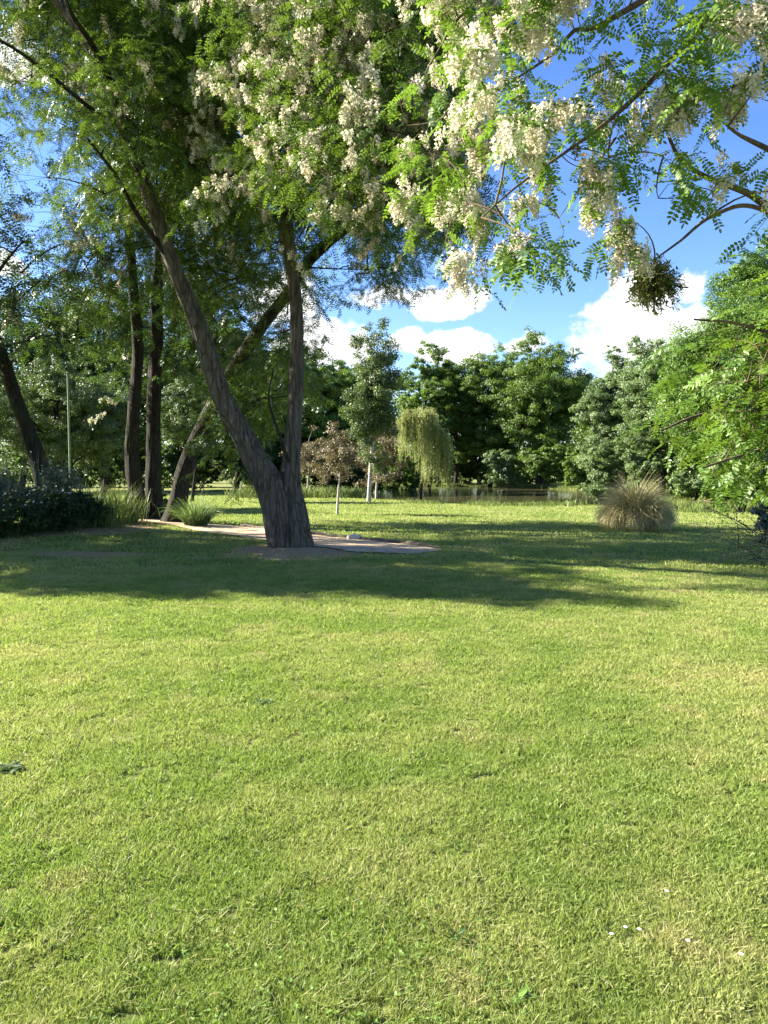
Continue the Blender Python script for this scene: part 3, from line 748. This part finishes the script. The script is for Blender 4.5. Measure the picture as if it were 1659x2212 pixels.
# crown around its own trunk, out of the picture
n_ = 130; cl = NB+np.array([-.2, .3, 5.2])+rand_dir(n_)*rng.uniform(.5, 2.4, n_)[:, None]*np.array([1, 1, .8])
cl = cl[(cl[:, 0]/cl[:, 1] > .60) & (cl[:, 1] > 1)]
att = grow(SK[0][60:], cl, .004, .012, wl)
leaf_out(cl, att, (wl, gr, fl), 5, .25, (.2, .4), 5, LEAF_M, .22, RAC_M, .15, np.full(len(cl), .2), .003)
wt.build('trunk', M['bark'], near, True); wl.build('branches', M['twig'], near, True)
gr.build('crown', M['locust_young'], near); gy.build('low_spray', M['spray'], near); fl.build('blossom', M['petal'], near)
print('near', gr.n, fl.n)

# mistletoe ball on the branch
c = at(1412, 618, 5.25); wl, gr = MB(), MB()
n = 330; d = rand_dir(n); top_ = c+[0.0, 0, .19]; hub = c+[0, 0, .07]; st = np.tile(hub, (n, 1)); en = c+d*(rng.uniform(.09, .215, n)*(.7+.65*vnoise(d*2.6+9, 2)))[:, None]
batch_tube(wl, spline(top_[None], hub[None], np.zeros((1, 3)), 5), np.full((1, 5), .008), 6)
batch_tube(wl, spline(st, en, rng.normal(size=(n, 3))*.02, 5), np.broadcast_to(np.linspace(.004, .0015, 5), (n, 5)), 4)
lv, lf_ = leafquad(1, .34)
for q in range(7):
    u = rng.uniform(.45, 1.0, n)[:, None]; pp = st*(1-u)+en*u+rng.normal(size=(n, 3))*.012
    R = frames(d*.4+rng.normal(size=(n, 3))*.9+[0, 0, -.3], rand_dir(n)); gr.inst(lv, lf_, pp, R, rng.uniform(.022, .042, n), rng.random(n))
mt = empty('mistletoe', tuple(top_), 'dark hanging mistletoe ball on the near locust branch against the white cloud', 'mistletoe')
wl.build('stems', M['twig'], mt, True); gr.build('leaves', M['mistle'], mt)

# ------------------------------------------------------------------ trees beyond the lawn
LV = np.array([[0, 0, 0], [-.32, .5, .05], [0, 1, 0], [.32, .5, .05]])-np.array([0, .5, 0]); LF = np.array([[0, 1, 2, 3]])
def leaf_cloud(mb, lumps, nleaf, size, flat=.8, tint=(.5, .25), hang=0, sub=16, subr=.33):
    """lumps (m,4): centre and radius. Leaves sit around small sprays spread over each lump"""
    lumps = np.asarray(lumps); wgt = lumps[:, 3]**2; wgt /= wgt.sum(); m = len(lumps)
    ns = m*sub; li = np.repeat(np.arange(m), sub); d = rand_dir(ns); d[:, 2] = d[:, 2]*.9+.12
    sc = lumps[li, :3]+d*(lumps[li, 3]*rng.uniform(.35, 1.0, ns)**.6)[:, None]*np.array([1, 1, flat])
    sr = lumps[li, 3]*subr*rng.uniform(.5, 1.3, ns)
    st = rng.normal(size=ns)*tint[1]*.5+np.repeat(rng.normal(size=m)*tint[1]*.5, sub)
    w = sr**2; w /= w.sum(); si = rng.choice(ns, nleaf, p=w)
    dd = rand_dir(nleaf); pos = sc[si]+dd*(sr[si]*rng.random(nleaf)**.45)[:, None]*np.array([1, 1, .6]); pos[:, 2] -= hang*rng.random(nleaf)
    nm = unit(d[si]*.5+dd*.4+np.array([0, 0, .45])+rng.normal(size=(nleaf, 3))*.45)
    ld = np.cross(nm, rand_dir(nleaf))+np.array([0, 0, -.2])
    mb.inst(LV, LF, pos, frames(ld, nm), size*rng.uniform(.6, 1.35, nleaf), np.clip(tint[0]+st[si]+rng.normal(size=nleaf)*.15, 0, 1))
    return sc
def lump_crown(c, r, m, lr=(.22, .40), low=-.9, hollow=.5):
    d = rand_dir(m*2); d = d[d[:, 2] > low][:m]; rad = rng.uniform(hollow, .92, len(d))*(.78+.45*vnoise(d*1.7+np.array(c)*.37+50, 4))
    p_ = np.array(c)+d*rad[:, None]*np.array(r); q = rng.uniform(*lr, len(d))*min(r[0]*1.25, r[2])*(1.15-.3*rad)
    return np.column_stack([p_, q])
def bg_tree(label, px, depth, top, bottom, halfw, mat='oak', nleaf=42000, size=.20, lumps=46, cat='tree', name='tree', group='trees beyond the lawn', bark='bark_dark', dr=None, tint=(.45, .3), trunk=True, shape=None, thick=.3):
    """px centre, picture heights of crown top and bottom, half width in picture units"""
    halfw = halfw*1.42; lumps = int(lumps*1.6); top = top-22 if depth > 60 else top; s_ = depth/FP; ct = at(px, top, depth); cb = at(px, bottom, depth); x = ct[0]
    gz = float(H(x, depth)); cb[2] = max(cb[2], gz+.2); rz = (ct[2]-cb[2])/2; rx = halfw*s_; ry = dr or rx*.9
    cen = np.array([x, depth, cb[2]+rz])
    root = empty(name, (x, depth, gz), label, cat, group)
    L = lump_crown(cen, (rx*.86, ry*.86, rz*.90), lumps)
    if shape == 'cone': 
        k = (L[:, 2]-cb[2])/(2*rz); f_ = 1.15-.75*k; L[:, 0] = x+(L[:, 0]-x)*f_; L[:, 1] = depth+(L[:, 1]-depth)*f_; L[:, 3] *= (1.1-.45*k)
    L = np.vstack([L, [[x, depth, cen[2], min(rx, rz)*.55]]])
    w, g_ = MB(), MB()
    trunk_tube(w, [(x, depth, gz-.2), (x+.1*rx, depth, gz+(cen[2]-gz)*.5), (x-.05*rx, depth, cen[2]), (x, depth, cen[2]+rz*.7)], [thick, thick*.8, thick*.5, thick*.12], 14, 8, .08, .2, 7, 3)
    k = rng.choice(len(L), min(16, len(L)), replace=False); e_ = L[k, :3]; hh = rng.uniform(.35, .9, len(k)); hz = np.minimum(gz+(cen[2]-gz)*hh, e_[:, 2])
    s0 = np.stack([np.full(len(k), x), np.full(len(k), depth), hz], 1)
    batch_tube(w, spline(s0, e_, np.array([0, 0, .3]), 6), np.linspace(thick*.35, .03, 6)[None].repeat(len(k), 0), 6)
    leaf_cloud(g_, L, int(nleaf*2.4), size*.85, tint=tint)
    w.build('trunk', M[bark], root, True); g_.build('crown', M[mat], root)
    return root
# far shore, left to right
bg_tree('dark tall broadleaf tree far behind the leaning locust at the left edge', 30, 60, 575, 1050, 150, 'dark', 40000, .22, 50)
bg_tree('dark dense tree filling the gap between the left-hand trunks and the green post', 215, 62, 600, 1050, 110, 'oak', 40000, .22, 44)
bg_tree('dark broad tree far behind, between the upright pair and the slanting stem', 380, 66, 590, 1052, 110, 'oak', 40000, .22, 44)
bg_tree('dark tree at the far lawn edge just left of the twin-stemmed trunk', 505, 70, 690, 1052, 90, 'dark', 36000, .22, 40)
bg_tree('bright green tree showing its rounded top just right of the slanting limb', 610, 66, 728, 1050, 75, 'fresh', 34000, .20, 36)
bg_tree('mid green tree standing just right of the twin-stemmed trunk behind the brownish young trees', 700, 62, 765, 1050, 65, 'fresh', 32000, .20, 34)
bg_tree('dark tree between the birch and the willow with a bushy top', 775, 72, 790, 1045, 60, 'dark', 26000, .22, 30)
bg_tree('green tree behind the weeping willow with two blunt tops', 925, 88, 752, 1045, 62, 'oak', 34000, .24, 40)
bg_tree('narrower green tree between the willow and the widest oak', 985, 92, 768, 1045, 45, 'oak', 26000, .24, 34)
bg_tree('broad oak rising left of the highest oak across the pond', 1060, 88, 752, 1040, 72, 'oak', 40000, .24, 52, name='oak_tree')
bg_tree('highest rounded oak across the pond, its crown standing against the cloud', 1168, 84, 722, 1040, 80, 'oak', 52000, .23, 64, name='oak_tree', thick=.5)
bg_tree('small distant dark tree in the dip right of the highest oak', 1255, 110, 808, 1030, 42, 'oak', 16000, .28, 26)
bg_tree('pointed grey-green tree leaning over the right end of the pond', 1325, 50, 742, 1075, 72, 'grey', 52000, .13, 60, shape='cone', name='alder_tree')
bg_tree('tall grey-green tree behind the pampas grass', 1430, 44, 690, 1075, 75, 'grey', 48000, .13, 56, name='alder_tree')
bg_tree('large bright green tree filling the right edge of the picture', 1600, 33, 610, 1070, 135, 'fresh', 90000, .105, 90, dr=2.6, thick=.25)
bg_tree('tallest leafy tree at the upper right corner of the treeline', 1690, 36, 480, 900, 100, 'fresh', 50000, .12, 60, thick=.25)
# the far wood behind everything, one mass
Lw = []
for k in range(330):
    x = rng.uniform(-80, 6); Lw.append([x, rng.uniform(74, 80), rng.uniform(.3, 3.8), rng.uniform(1.2, 2.0)])
for k in range(220):
    x = rng.uniform(0, 45); Lw.append([x, rng.uniform(95, 100), rng.uniform(.0, 4.5), rng.uniform(1.3, 2.2)])
for k in range(200):
    y = rng.uniform(34, 62); x = 17.5+.1*(y-34)+rng.uniform(0, 9); Lw.append([x, y, rng.uniform(.3, 3.0), rng.uniform(.9, 1.5)])
for k in range(260):
    x = rng.uniform(-75, 75); y = rng.uniform(100, 113); top_h = 11+2*sin(x*.21)+1.5*sin(x*.53+1)
    Lw.append([x, y, rng.uniform(.5, top_h), rng.uniform(1.6, 2.8)])
mb = MB(); leaf_cloud(mb, Lw, 300000, .34, tint=(.3, .3)); tag(mb.build('far_wood', M['oak']), 'far-off wood closing the view behind all the other trees', 'wood', kind='stuff')
# bushes on the banks
def bush(label, px, depth, top, halfw, mat, nleaf, size, lumps=22, dr=None, base=None, name='bush', group='bushes round the pond'):
    x = at(px, 1000, depth)[0]; gz = float(H(x, depth)) if base is None else base; tz = at(px, top, depth)[2]; rz = (tz-gz)/2*1.05; rx = halfw*depth/FP
    root = empty(name, (x, depth, gz), label, 'bush', group); L = lump_crown((x, depth, gz+rz*.95), (rx*.85, dr or rx*.8, rz*.85), lumps, (.25, .42))
    L = np.vstack([L, [[x, depth, gz+rz, min(rx, rz)*.6]]]); w, g_ = MB(), MB(); leaf_cloud(g_, L, nleaf, size)
    k = min(10, len(L)); e_ = L[:k, :3]; s0 = np.tile([x, depth, gz-.05], (k, 1))+rng.normal(size=(k, 3))*[.1*rx, .1*rx, 0]
    batch_tube(w, spline(s0, e_, np.array([0, 0, .1]), 5), np.linspace(.03, .008, 5)[None].repeat(k, 0), 5)
    w.build('stems', M['bark_dark'], root, True); g_.build('foliage', M[mat], root); return root
bush('light green bush at the water below the highest oak', 1085, 82, 960, 50, 'grey', 16000, .20)
bush('dark green spreading bush at the water right of the light one', 1180, 80, 940, 70, 'oak', 22000, .20, 28)
bush('low green bush over the right end of the water', 1250, 70, 960, 45, 'oak', 14000, .18)
bush('grey-green bushy mass on the bank left of the pampas grass', 1300, 47, 945, 60, 'grey', 22000, .12, 28)
bush('grey-green rounded bush directly behind the pampas grass', 1390, 42, 950, 55, 'grey', 20000, .11, 26)
bush('dense green bush right of the pampas grass', 1500, 33, 960, 62, 'grey', 24000, .09, 30)
bush('dense green bush at the right edge under the large tree', 1600, 29, 930, 80, 'grey', 34000, .085, 34)
bush('dark undergrowth at the far lawn edge left of the slanting stem', 240, 64, 930, 120, 'dark', 26000, .2, 40, 2.5, group='undergrowth along the far lawn edge')
bush('dark undergrowth at the far lawn edge behind the slanting stem', 430, 66, 930, 110, 'dark', 26000, .2, 40, 2.5, group='undergrowth along the far lawn edge')
bush('dark undergrowth behind the twin-stemmed trunk at the far lawn edge', 590, 62, 940, 90, 'dark', 20000, .2, 34, 2.5, group='undergrowth along the far lawn edge')
bush('dark undergrowth between the young trees and the willow', 760, 66, 950, 110, 'dark', 24000, .2, 34, 2.5, group='undergrowth along the far lawn edge')
bush('deep dark undergrowth under the trees across the pond, right of the willow', 1000, 94, 940, 60, 'dark', 18000, .24, 30, 2.5, group='undergrowth along the far lawn edge')

# pale-leaved trees on the left, behind the bed
bg_tree('tree with pale twinkling leaves behind the green post', 130, 31, 760, 1040, 120, 'bird', 46000, .085, 60, dr=2.2, thick=.12, group='pale leafed trees at the left')
bg_tree('small pale-leaved tree between the green post and the upright pair', 215, 33, 800, 1045, 60, 'bird', 18000, .09, 34, dr=1.2, thick=.1, group='pale leafed trees at the left')
bg_tree('pale-leaved tree seen between the upright pair and the slanting stem', 410, 40, 800, 1000, 70, 'bird', 16000, .10, 34, dr=1.2, thick=.1, group='pale leafed trees at the left')
# poplar-like birch with white limbs
def loose_tree(name, label, base_xy, top, halfw, cbot, mat, nleaf, size, stems_, thick, group=None, bark='birch', lumps=40, tint=(.5, .35), low=-.9, lr=(.14, .30), subr=.75):
    b = G(*base_xy); d_ = b[1]; s_ = d_/FP; ct = at(base_xy[0], top, d_); cb = at(base_xy[0], cbot, d_); rz = (ct[2]-cb[2])/2; rx = halfw*s_
    root = empty(name, tuple(b), label, 'tree', group); w, g_ = MB(), MB()
    off = stems_[-1][0]-base_xy[0]
    pts = [np.array([b[0], d_, b[2]-.1])]+[at(x, y, d_) for x, y in stems_]
    n_ = len(pts); sk_ = trunk_tube(w, pts, np.linspace(thick, thick*.25, n_), 16, 8, .05, .25, 5, 2)
    c = np.array([at(base_xy[0]+off*.5, 0, d_)[0], d_, cb[2]+rz]); L = lump_crown(c, (rx*.9, rx*.8, rz*.92), lumps, lr, low, .15)
    att = grow(sk_[len(sk_)//4:], L[:, :3], .010*thick/.12, .018*thick/.12, w)
    leaf_cloud(g_, L, nleaf, size, tint=tint, sub=8, subr=subr)
    w.build('trunk', M[bark], root, True); g_.build('crown', M[mat], root); return root
loose_tree('birch_tree', 'tall silver birch with white trunk and limbs in the middle of the far lawn', (796, 1085), 640, 76, 1070, 'bird', 46000, .10, [(800, 1020), (806, 930), (800, 850), (810, 790), (816, 740)], .12, lumps=110)
loose_tree('birch_tree', 'low brownish-leaved birch skirt round the white trunk beside the willow', (812, 1078), 880, 90, 1075, 'purple', 12000, .09, [(815, 1030), (825, 970), (835, 900)], .07, lumps=70, lr=(.07, .2), subr=1.0)
loose_tree('young_tree', 'thin young tree with brownish leaves nearest on the sunlit lawn', (728, 1112), 895, 78, 1082, 'purple', 9000, .06, [(731, 1060), (734, 1020), (733, 960)], .055, 'thin young trees on the lawn', lumps=70, lr=(.05, .17), subr=1.1)
loose_tree('young_tree', 'thin young tree with brownish leaves just right of the twin trunk', (664, 1075), 905, 60, 1072, 'purple', 7500, .085, [(665, 1040), (668, 1000), (667, 950)], .06, 'thin young trees on the lawn', lumps=56, lr=(.06, .18), subr=1.1)

# weeping willow
b = G(905, 1078, 42); s_ = 42/FP; root = empty('willow_tree', tuple(b), 'weeping willow with yellow-green hanging strands at the pond edge', 'tree')
w, g_ = MB(), MB(); pts = [b-[0, 0, .1], at(902, 1000, 42), at(900, 930, 42), at(905, 890, 42)]
pts[1] = pts[1]+[.25, 0, 0]; pts[2] = pts[2]+[-.1, 0, 0]; trunk_tube(w, pts, [.11, .09, .07, .04], 16, 8, .08, .2, 7, 3)
hub = at(903, 915, 42); n = 0; A_ = []; E_ = []
for k in range(30):
    cx = rng.uniform(864, 966); ty = 878+max(0, (cx-915)/52)**2*75+max(0, (900-cx)/36)**2*14+rng.random()*26; dd = 42+rng.uniform(-1.3, 1.3)
    c = at(cx, ty, dd); ln = rng.choice([.4, .7, 1.0], p=[.25, .2, .55]); bot = ty+(1056-ty)*ln*rng.uniform(.8, 1) if cx > 890 else ty+rng.uniform(50, 100)
    zb = at(cx, bot, dd)[2]; m_ = rng.integers(14, 30)
    a0 = c+rng.normal(size=(m_, 3))*[.16, .2, .10]; e0 = a0.copy(); e0[:, 0] += rng.normal(size=m_)*.10+.10; e0[:, 2] = np.maximum(zb+np.abs(rng.normal(size=m_))*.5, .2); e0[:, 2] = np.minimum(e0[:, 2], a0[:, 2]-.4)
    batch_tube(w, spline(hub[None], c[None], np.array([[0, 0, .5]]), 6), np.linspace(.05, .012, 6)[None], 5); A_.append(a0); E_.append(e0)
st = np.concatenate(A_); en = np.concatenate(E_); n = len(st); ct = rng.normal(size=n)*.12+.6; bow = np.stack([rng.normal(size=n)*.12+.1, rng.normal(size=n)*.12, 0*st[:, 0]+.25], 1)
batch_tube(g_, spline(st, en, bow, 7), np.full((n, 7), .006), 3)
for q in range(46):
    u = rng.random(n)[:, None]; pp = st*(1-u)**2+2*((st+en)/2+bow)*u*(1-u)+en*u*u+rng.normal(size=(n, 3))*.035
    g_.inst(LV*np.array([.5, 1, 1]), LF, pp, frames(np.array([0, 0, -1.])+rng.normal(size=(n, 3))*.45, rand_dir(n)), rng.uniform(.07, .14, n), np.clip(ct+rng.normal(size=n)*.2, 0, 1))
w.build('trunk', M['bark_dark'], root, True); g_.build('crown', M['willow'], root)

# two more locusts outside the left edge: their shade lies across the lawn
def side_tree(label, x, y, h, r, n):
    root = empty('locust_tree', (x, y, float(H(x, y))), label, 'tree', 'locust trees left of the picture'); w, g_ = MB(), MB()
    sk_ = trunk_tube(w, [(x, y, -.1), (x+.2, y, h*.35), (x-.1, y+.2, h*.7), (x, y, h*.95)], [.3, .24, .15, .05], 24, 8, .1, .2, 8, 8)
    L = lump_crown((x, y, h*.62), (r, r, h*.40), 60, (.20, .36), -1, .3); grow(sk_[20:], L[:, :3], .01, .02, w)
    leaf_cloud(g_, L, n, .11, tint=(.45, .3)); w.build('trunk', M['bark_dark'], root, True); g_.build('crown', M['locust_dull'], root)
side_tree('tall locust tree outside the left edge, shading the lawn before the path', -13.6, 14.9, 11, 3.4, 95000)
side_tree('rounder locust tree outside the left edge behind the flower bed', -15.5, 18.4, 9, 3.0, 60000)
# ------------------------------------------------------------------ arching grasses
def fountain(name, label, p, n, L, bend, wid, mat, cat, group=None, seg=9, tb=(.5, .3), baser=.2, tilt=.5, dome=0.0):
    """blades rise from a tight base and bow over under their own weight"""
    th = rng.uniform(0, 2*pi, n); th = th+.16*np.sin(th*9+1)+.12*np.sin(th*5)+.08*rng.normal(size=n); q = rng.random(n)**.6; lg = L*rng.uniform(.55, 1.08, n)*(.82+.3*vnoise(np.stack([th*2, q*3, 0*th], 1), 8))*(1-dome*q)
    base = p+np.stack([np.cos(th)*baser*q, np.sin(th)*baser*q, 0*q], 1)
    u = np.linspace(0, 1, seg)[None]; al = q[:, None]*tilt+(bend*(.25+.75*q)*rng.uniform(.7, 1.3, n))[:, None]*u**1.7
    ds = (lg/(seg-1))[:, None]; ro = np.cumsum(np.sin(al)*ds, 1)-np.sin(al[:, :1])*ds; z = np.cumsum(np.cos(al)*ds, 1)-np.cos(al[:, :1])*ds
    th2 = th[:, None]+rng.normal(size=(n, 1))*.25*u
    P_ = np.stack([base[:, None, 0]+ro*np.cos(th2), base[:, None, 1]+ro*np.sin(th2), np.maximum(base[:, None, 2]+z, p[2]+.01)], -1)
    sd = np.stack([-np.sin(th), np.cos(th), 0*th], 1)+rng.normal(size=(n, 3))*.6; sd = unit(sd)[:, None]*(wid*(1-u**2*.85))[..., None]*.5
    V = np.stack([P_-sd, P_+sd], 2).reshape(-1, 3); i = np.arange(seg-1)*2
    F = (np.arange(n)[:, None, None]*seg*2+np.stack([i, i+1, i+3, i+2], 1)[None]).reshape(-1, 4)
    mb = MB(); tt = np.clip(tb[0]+rng.normal(size=n)*tb[1], 0, 1); mb.add(V, F, np.repeat(tt, seg-1))
    return tag(mb.build(name, mat), label, cat, group)
pg = G(1392, 1150); pg[1] += .75; pg[2] = H(pg[0], pg[1])
fountain('pampas_grass', 'big rounded straw-coloured pampas grass clump on the lawn before the right-hand bushes', pg, 8000, 1.8, 2.8, .019, M['straw'], 'ornamental grass', seg=11, tb=(.62, .28), baser=.56, tilt=.24, dome=.55)
fountain('iris_clump', 'dark spiky leafed clump at the foot of the slanting trunk beside the path', G(424, 1150, 20.4), 800, .95, 1.5, .016, M['grey'], 'plant', tb=(.3, .3), baser=.3, tilt=.45)
# ragged grass and reeds round the pond
def tufts(name, label, pts, hgt, wid, mat, per=40, spread=.25, tb=(.5, .3)):
    mb = MB(); pts = np.asarray(pts); n = len(pts)*per; c = np.repeat(pts, per, 0)+rng.normal(size=(n, 3))*[spread, spread, 0]; c[:, 2] = H(c[:, 0], c[:, 1])
    hh = np.repeat(rng.uniform(.6, 1.3, len(pts)), per)*hgt*rng.uniform(.4, 1.1, n); th = rng.uniform(0, 2*pi, n); ln = hh*rng.uniform(.1, .7, n)
    ph = rng.uniform(0, 2*pi, n); sx = np.stack([np.cos(ph), np.sin(ph), 0*ph], 1)*wid/2; tip = c+np.stack([np.cos(th)*ln, np.sin(th)*ln, hh], 1); mid = c+np.stack([np.cos(th)*ln*.3, np.sin(th)*ln*.3, hh*.6], 1)
    mb.add(np.stack([c-sx, c+sx, mid+sx*.8, tip, mid-sx*.8], 1).reshape(-1, 3), np.arange(n)[:, None]*5+np.arange(5)[None], np.clip(tb[0]+rng.normal(size=n)*tb[1], 0, 1))
    return tag(mb.build(name, mat), label, 'long grass', kind='stuff')
an = rng.uniform(0, 2*pi, 1500); k = rng.uniform(1.0, 1.16, 1500)
pp = np.stack([PC[0]+PC[2]*k*np.cos(an), PC[1]+PC[3]*k*np.sin(an), 0*an], 1)
tufts('bank_grass', 'long unmown grass and reeds round the pond', pp[(pp[:, 1] < 95) & ((pp[:, 1] > 50) | (vnoise(pp*.6, 3) > .42))], .27, .03, M['bank'], 34, .35)
pp = np.stack([rng.uniform(-9, 3.5, 420), rng.uniform(45, 52, 420), np.zeros(420)], 1)
tufts('long_grass', 'long grass strip behind the birch and the young trees', pp, .6, .035, M['bank'], 36, .4)
pp = np.stack([rng.uniform(12, 22, 260), rng.uniform(29, 33, 260), np.zeros(260)], 1)
tufts('verge_grass', 'rough grass along the foot of the right-hand bushes', pp, .35, .02, M['bank'], 36, .3)
# half-sunk log by the right bank
p_ = G(1515, 1093); mb = MB(); trunk_tube(mb, [p_+[-.5, 0, .12], p_+[0, .05, .15], p_+[.6, 0, .12]], [.11, .12, .10], 16, 6, .08, 0, 6, 5)
tag(mb.build('log', M['log'], smooth=True), 'weathered brown log lying under the bushes right of the pampas grass', 'log')

# ------------------------------------------------------------------ flower bed, post and edge bush at the sides
v, ff = leafquad(1, .5); f_ = MB(); t8 = np.arange(8)*pi/4
f_.inst(v, ff, np.zeros((8, 3)), frames(np.stack([np.cos(t8), np.sin(t8), 0*t8+.1], 1), np.tile([0, 0, 1.], (8, 1))), np.full(8, .024), np.full(8, .7))
head0 = f_.build('flower_head', M['white'])
bed = [(-9.2, 15.6, 1.0, .85), (-8.3, 16.4, .9, .9), (-7.9, 17.6, .8, .95), (-9.6, 17.3, 1.0, 1.5), (-8.6, 18.8, .8, 1.7), (-10.6, 16.0, 1.1, .9), (-7.6, 18.8, .6, .85), (-10.4, 18.8, 1.0, 1.7)]
NAMES = ['front', 'second', 'third', 'rear left', 'rear', 'outermost', 'rightmost', 'hindmost']
LB = ['dark bushy daisy plant at the front of the left flower bed', 'dark daisy plant with white heads in the middle of the flower bed front', 'tall leafy daisy plant halfway along the flower bed', 'silvery-leaved shrub at the back left of the flower bed', 'silvery-leaved shrub below the green post', 'dark leafy plant at the outer left end of the flower bed', 'dark leafy plant at the right end of the bed near the upright pair', 'silvery-leaved shrub at the foot of the leaning left trunk']
for (x, y, r, h), lb in zip(bed, LB):
    gz = float(H(x, y)); root = empty('daisy_plant' if 'daisy' in lb else 'garden_shrub', (x, y, gz), lb, 'plant', 'plants of the left flower bed')
    silver = 'silvery' in lb; g_ = MB()  # these shrubs get the leaf colour with painted-in sunlit tips
    L = lump_crown((x, y, gz+h*.45), (r, r*.8, h*.55), 30, (.25, .45)); L[:, 3] = np.maximum(L[:, 3], .2)
    leaf_cloud(g_, L, 9000, .055 if not silver else .07, tint=(.25 if not silver else .55, .35))
    n = 110; pth0 = np.stack([x+rng.normal(size=n)*r*.5, y+rng.normal(size=n)*r*.45, np.full(n, gz)], 1); e_ = pth0+np.stack([rng.normal(size=n)*.16, rng.normal(size=n)*.16, h*rng.uniform(.7, 1.12, n)], 1)
    batch_tube(g_, spline(pth0, e_, np.zeros((n, 3)), 4), np.full((n, 4), .004), 3, .2)
    g_.build('foliage', M['hedge'] if silver else M['dark'], root)
    nf = 26 if not silver else 44; k = rng.choice(n, nf)
    for c in e_[k]:
        o = head0.copy(); S.collection.objects.link(o); o.parent = root; o.location = c+[0, 0, .02]-np.array(root.location)
        o.rotation_euler = (.5+rng.normal()*.3, rng.normal()*.3, rng.uniform(0, 6))
bpy.data.objects.remove(head0)
pp = np.stack([rng.uniform(-8.2, -6.9, 60), rng.uniform(18.5, 21, 60), np.zeros(60)], 1)
tufts('tall_grass', 'tall unmown grass between the flower bed and the upright pair', pp, .9, .014, M['bank'], 34, .2, (.3, .3))
bush('small leafy shrub growing between the upright pair and the slanting trunk', 352, 23.4, 1050, 18, 'grey', 3500, .07, 12, group='plants of the left flower bed', name='garden_shrub')
# post
pb = at(152, 1060, 24); pb[2] = float(H(pb[0], 24)); pt = at(152, 812, 24)
root = empty('post', tuple(pb), 'thin pale green metal post standing behind the flower bed', 'post')
mb = MB(); z = np.linspace(0, pt[2]-pb[2], 6); batch_tube(mb, np.stack([pb[0]+0*z, pb[1]+0*z, pb[2]+z], 1)[None], np.full((1, 6), .030), 14)
mb.build('pole', M['post'], root, True)
mb = MB(); zz = np.array([0, .02, .035, .036]); batch_tube(mb, np.stack([pb[0]+0*zz, pb[1]+0*zz, pt[2]+zz-.001], 1)[None], np.array([[.036, .036, .02, .001]]), 14); mb.build('cap', M['post'], root, True)
mb = MB(); zz = np.array([0, .02, .021]); batch_tube(mb, np.stack([pb[0]+0*zz, pb[1]+0*zz, pb[2]+zz+.002], 1)[None], np.array([[.10, .10, .031]]), 14); mb.build('base_plate', M['post'], root, True)
# dusky bush at the right edge
x, y = 6.75, 12.6; root = empty('bush', (x, y, 0), 'dusky blue-green bush with wispy twigs at the right edge in the shade', 'bush')
g_, w = MB(), MB(); L = lump_crown((x+.25, y, .75), (.65, .8, .75), 34, (.2, .4)); leaf_cloud(g_, L, 14000, .05, tint=(.4, .35))
n = 46; st = np.tile([x, y, .3], (n, 1))+rng.normal(size=(n, 3))*[.2, .3, .15]; en = st+np.stack([-rng.uniform(.2, 1.25, n), rng.normal(size=n)*.5-.2, rng.uniform(-.25, .75, n)], 1); en[:, 2] = np.maximum(en[:, 2], .08)
batch_tube(w, spline(st, en, np.array([0, 0, .15]), 6), np.linspace(.007, .002, 6)[None].repeat(n, 0), 4)
for q in range(11):
    u = rng.uniform(.35, 1, n)[:, None]; p2 = st*(1-u)**2+2*((st+en)/2+[0, 0, .15])*u*(1-u)+en*u*u; g_.inst(lq*np.array([.6, 1, 1]), lf, p2, frames(rand_dir(n), rand_dir(n)+[0, 0, 1]), rng.uniform(.03, .06, n), rng.random(n))
w.build('stems', M['twig'], root, True); g_.build('foliage', M['bluebush'], root)
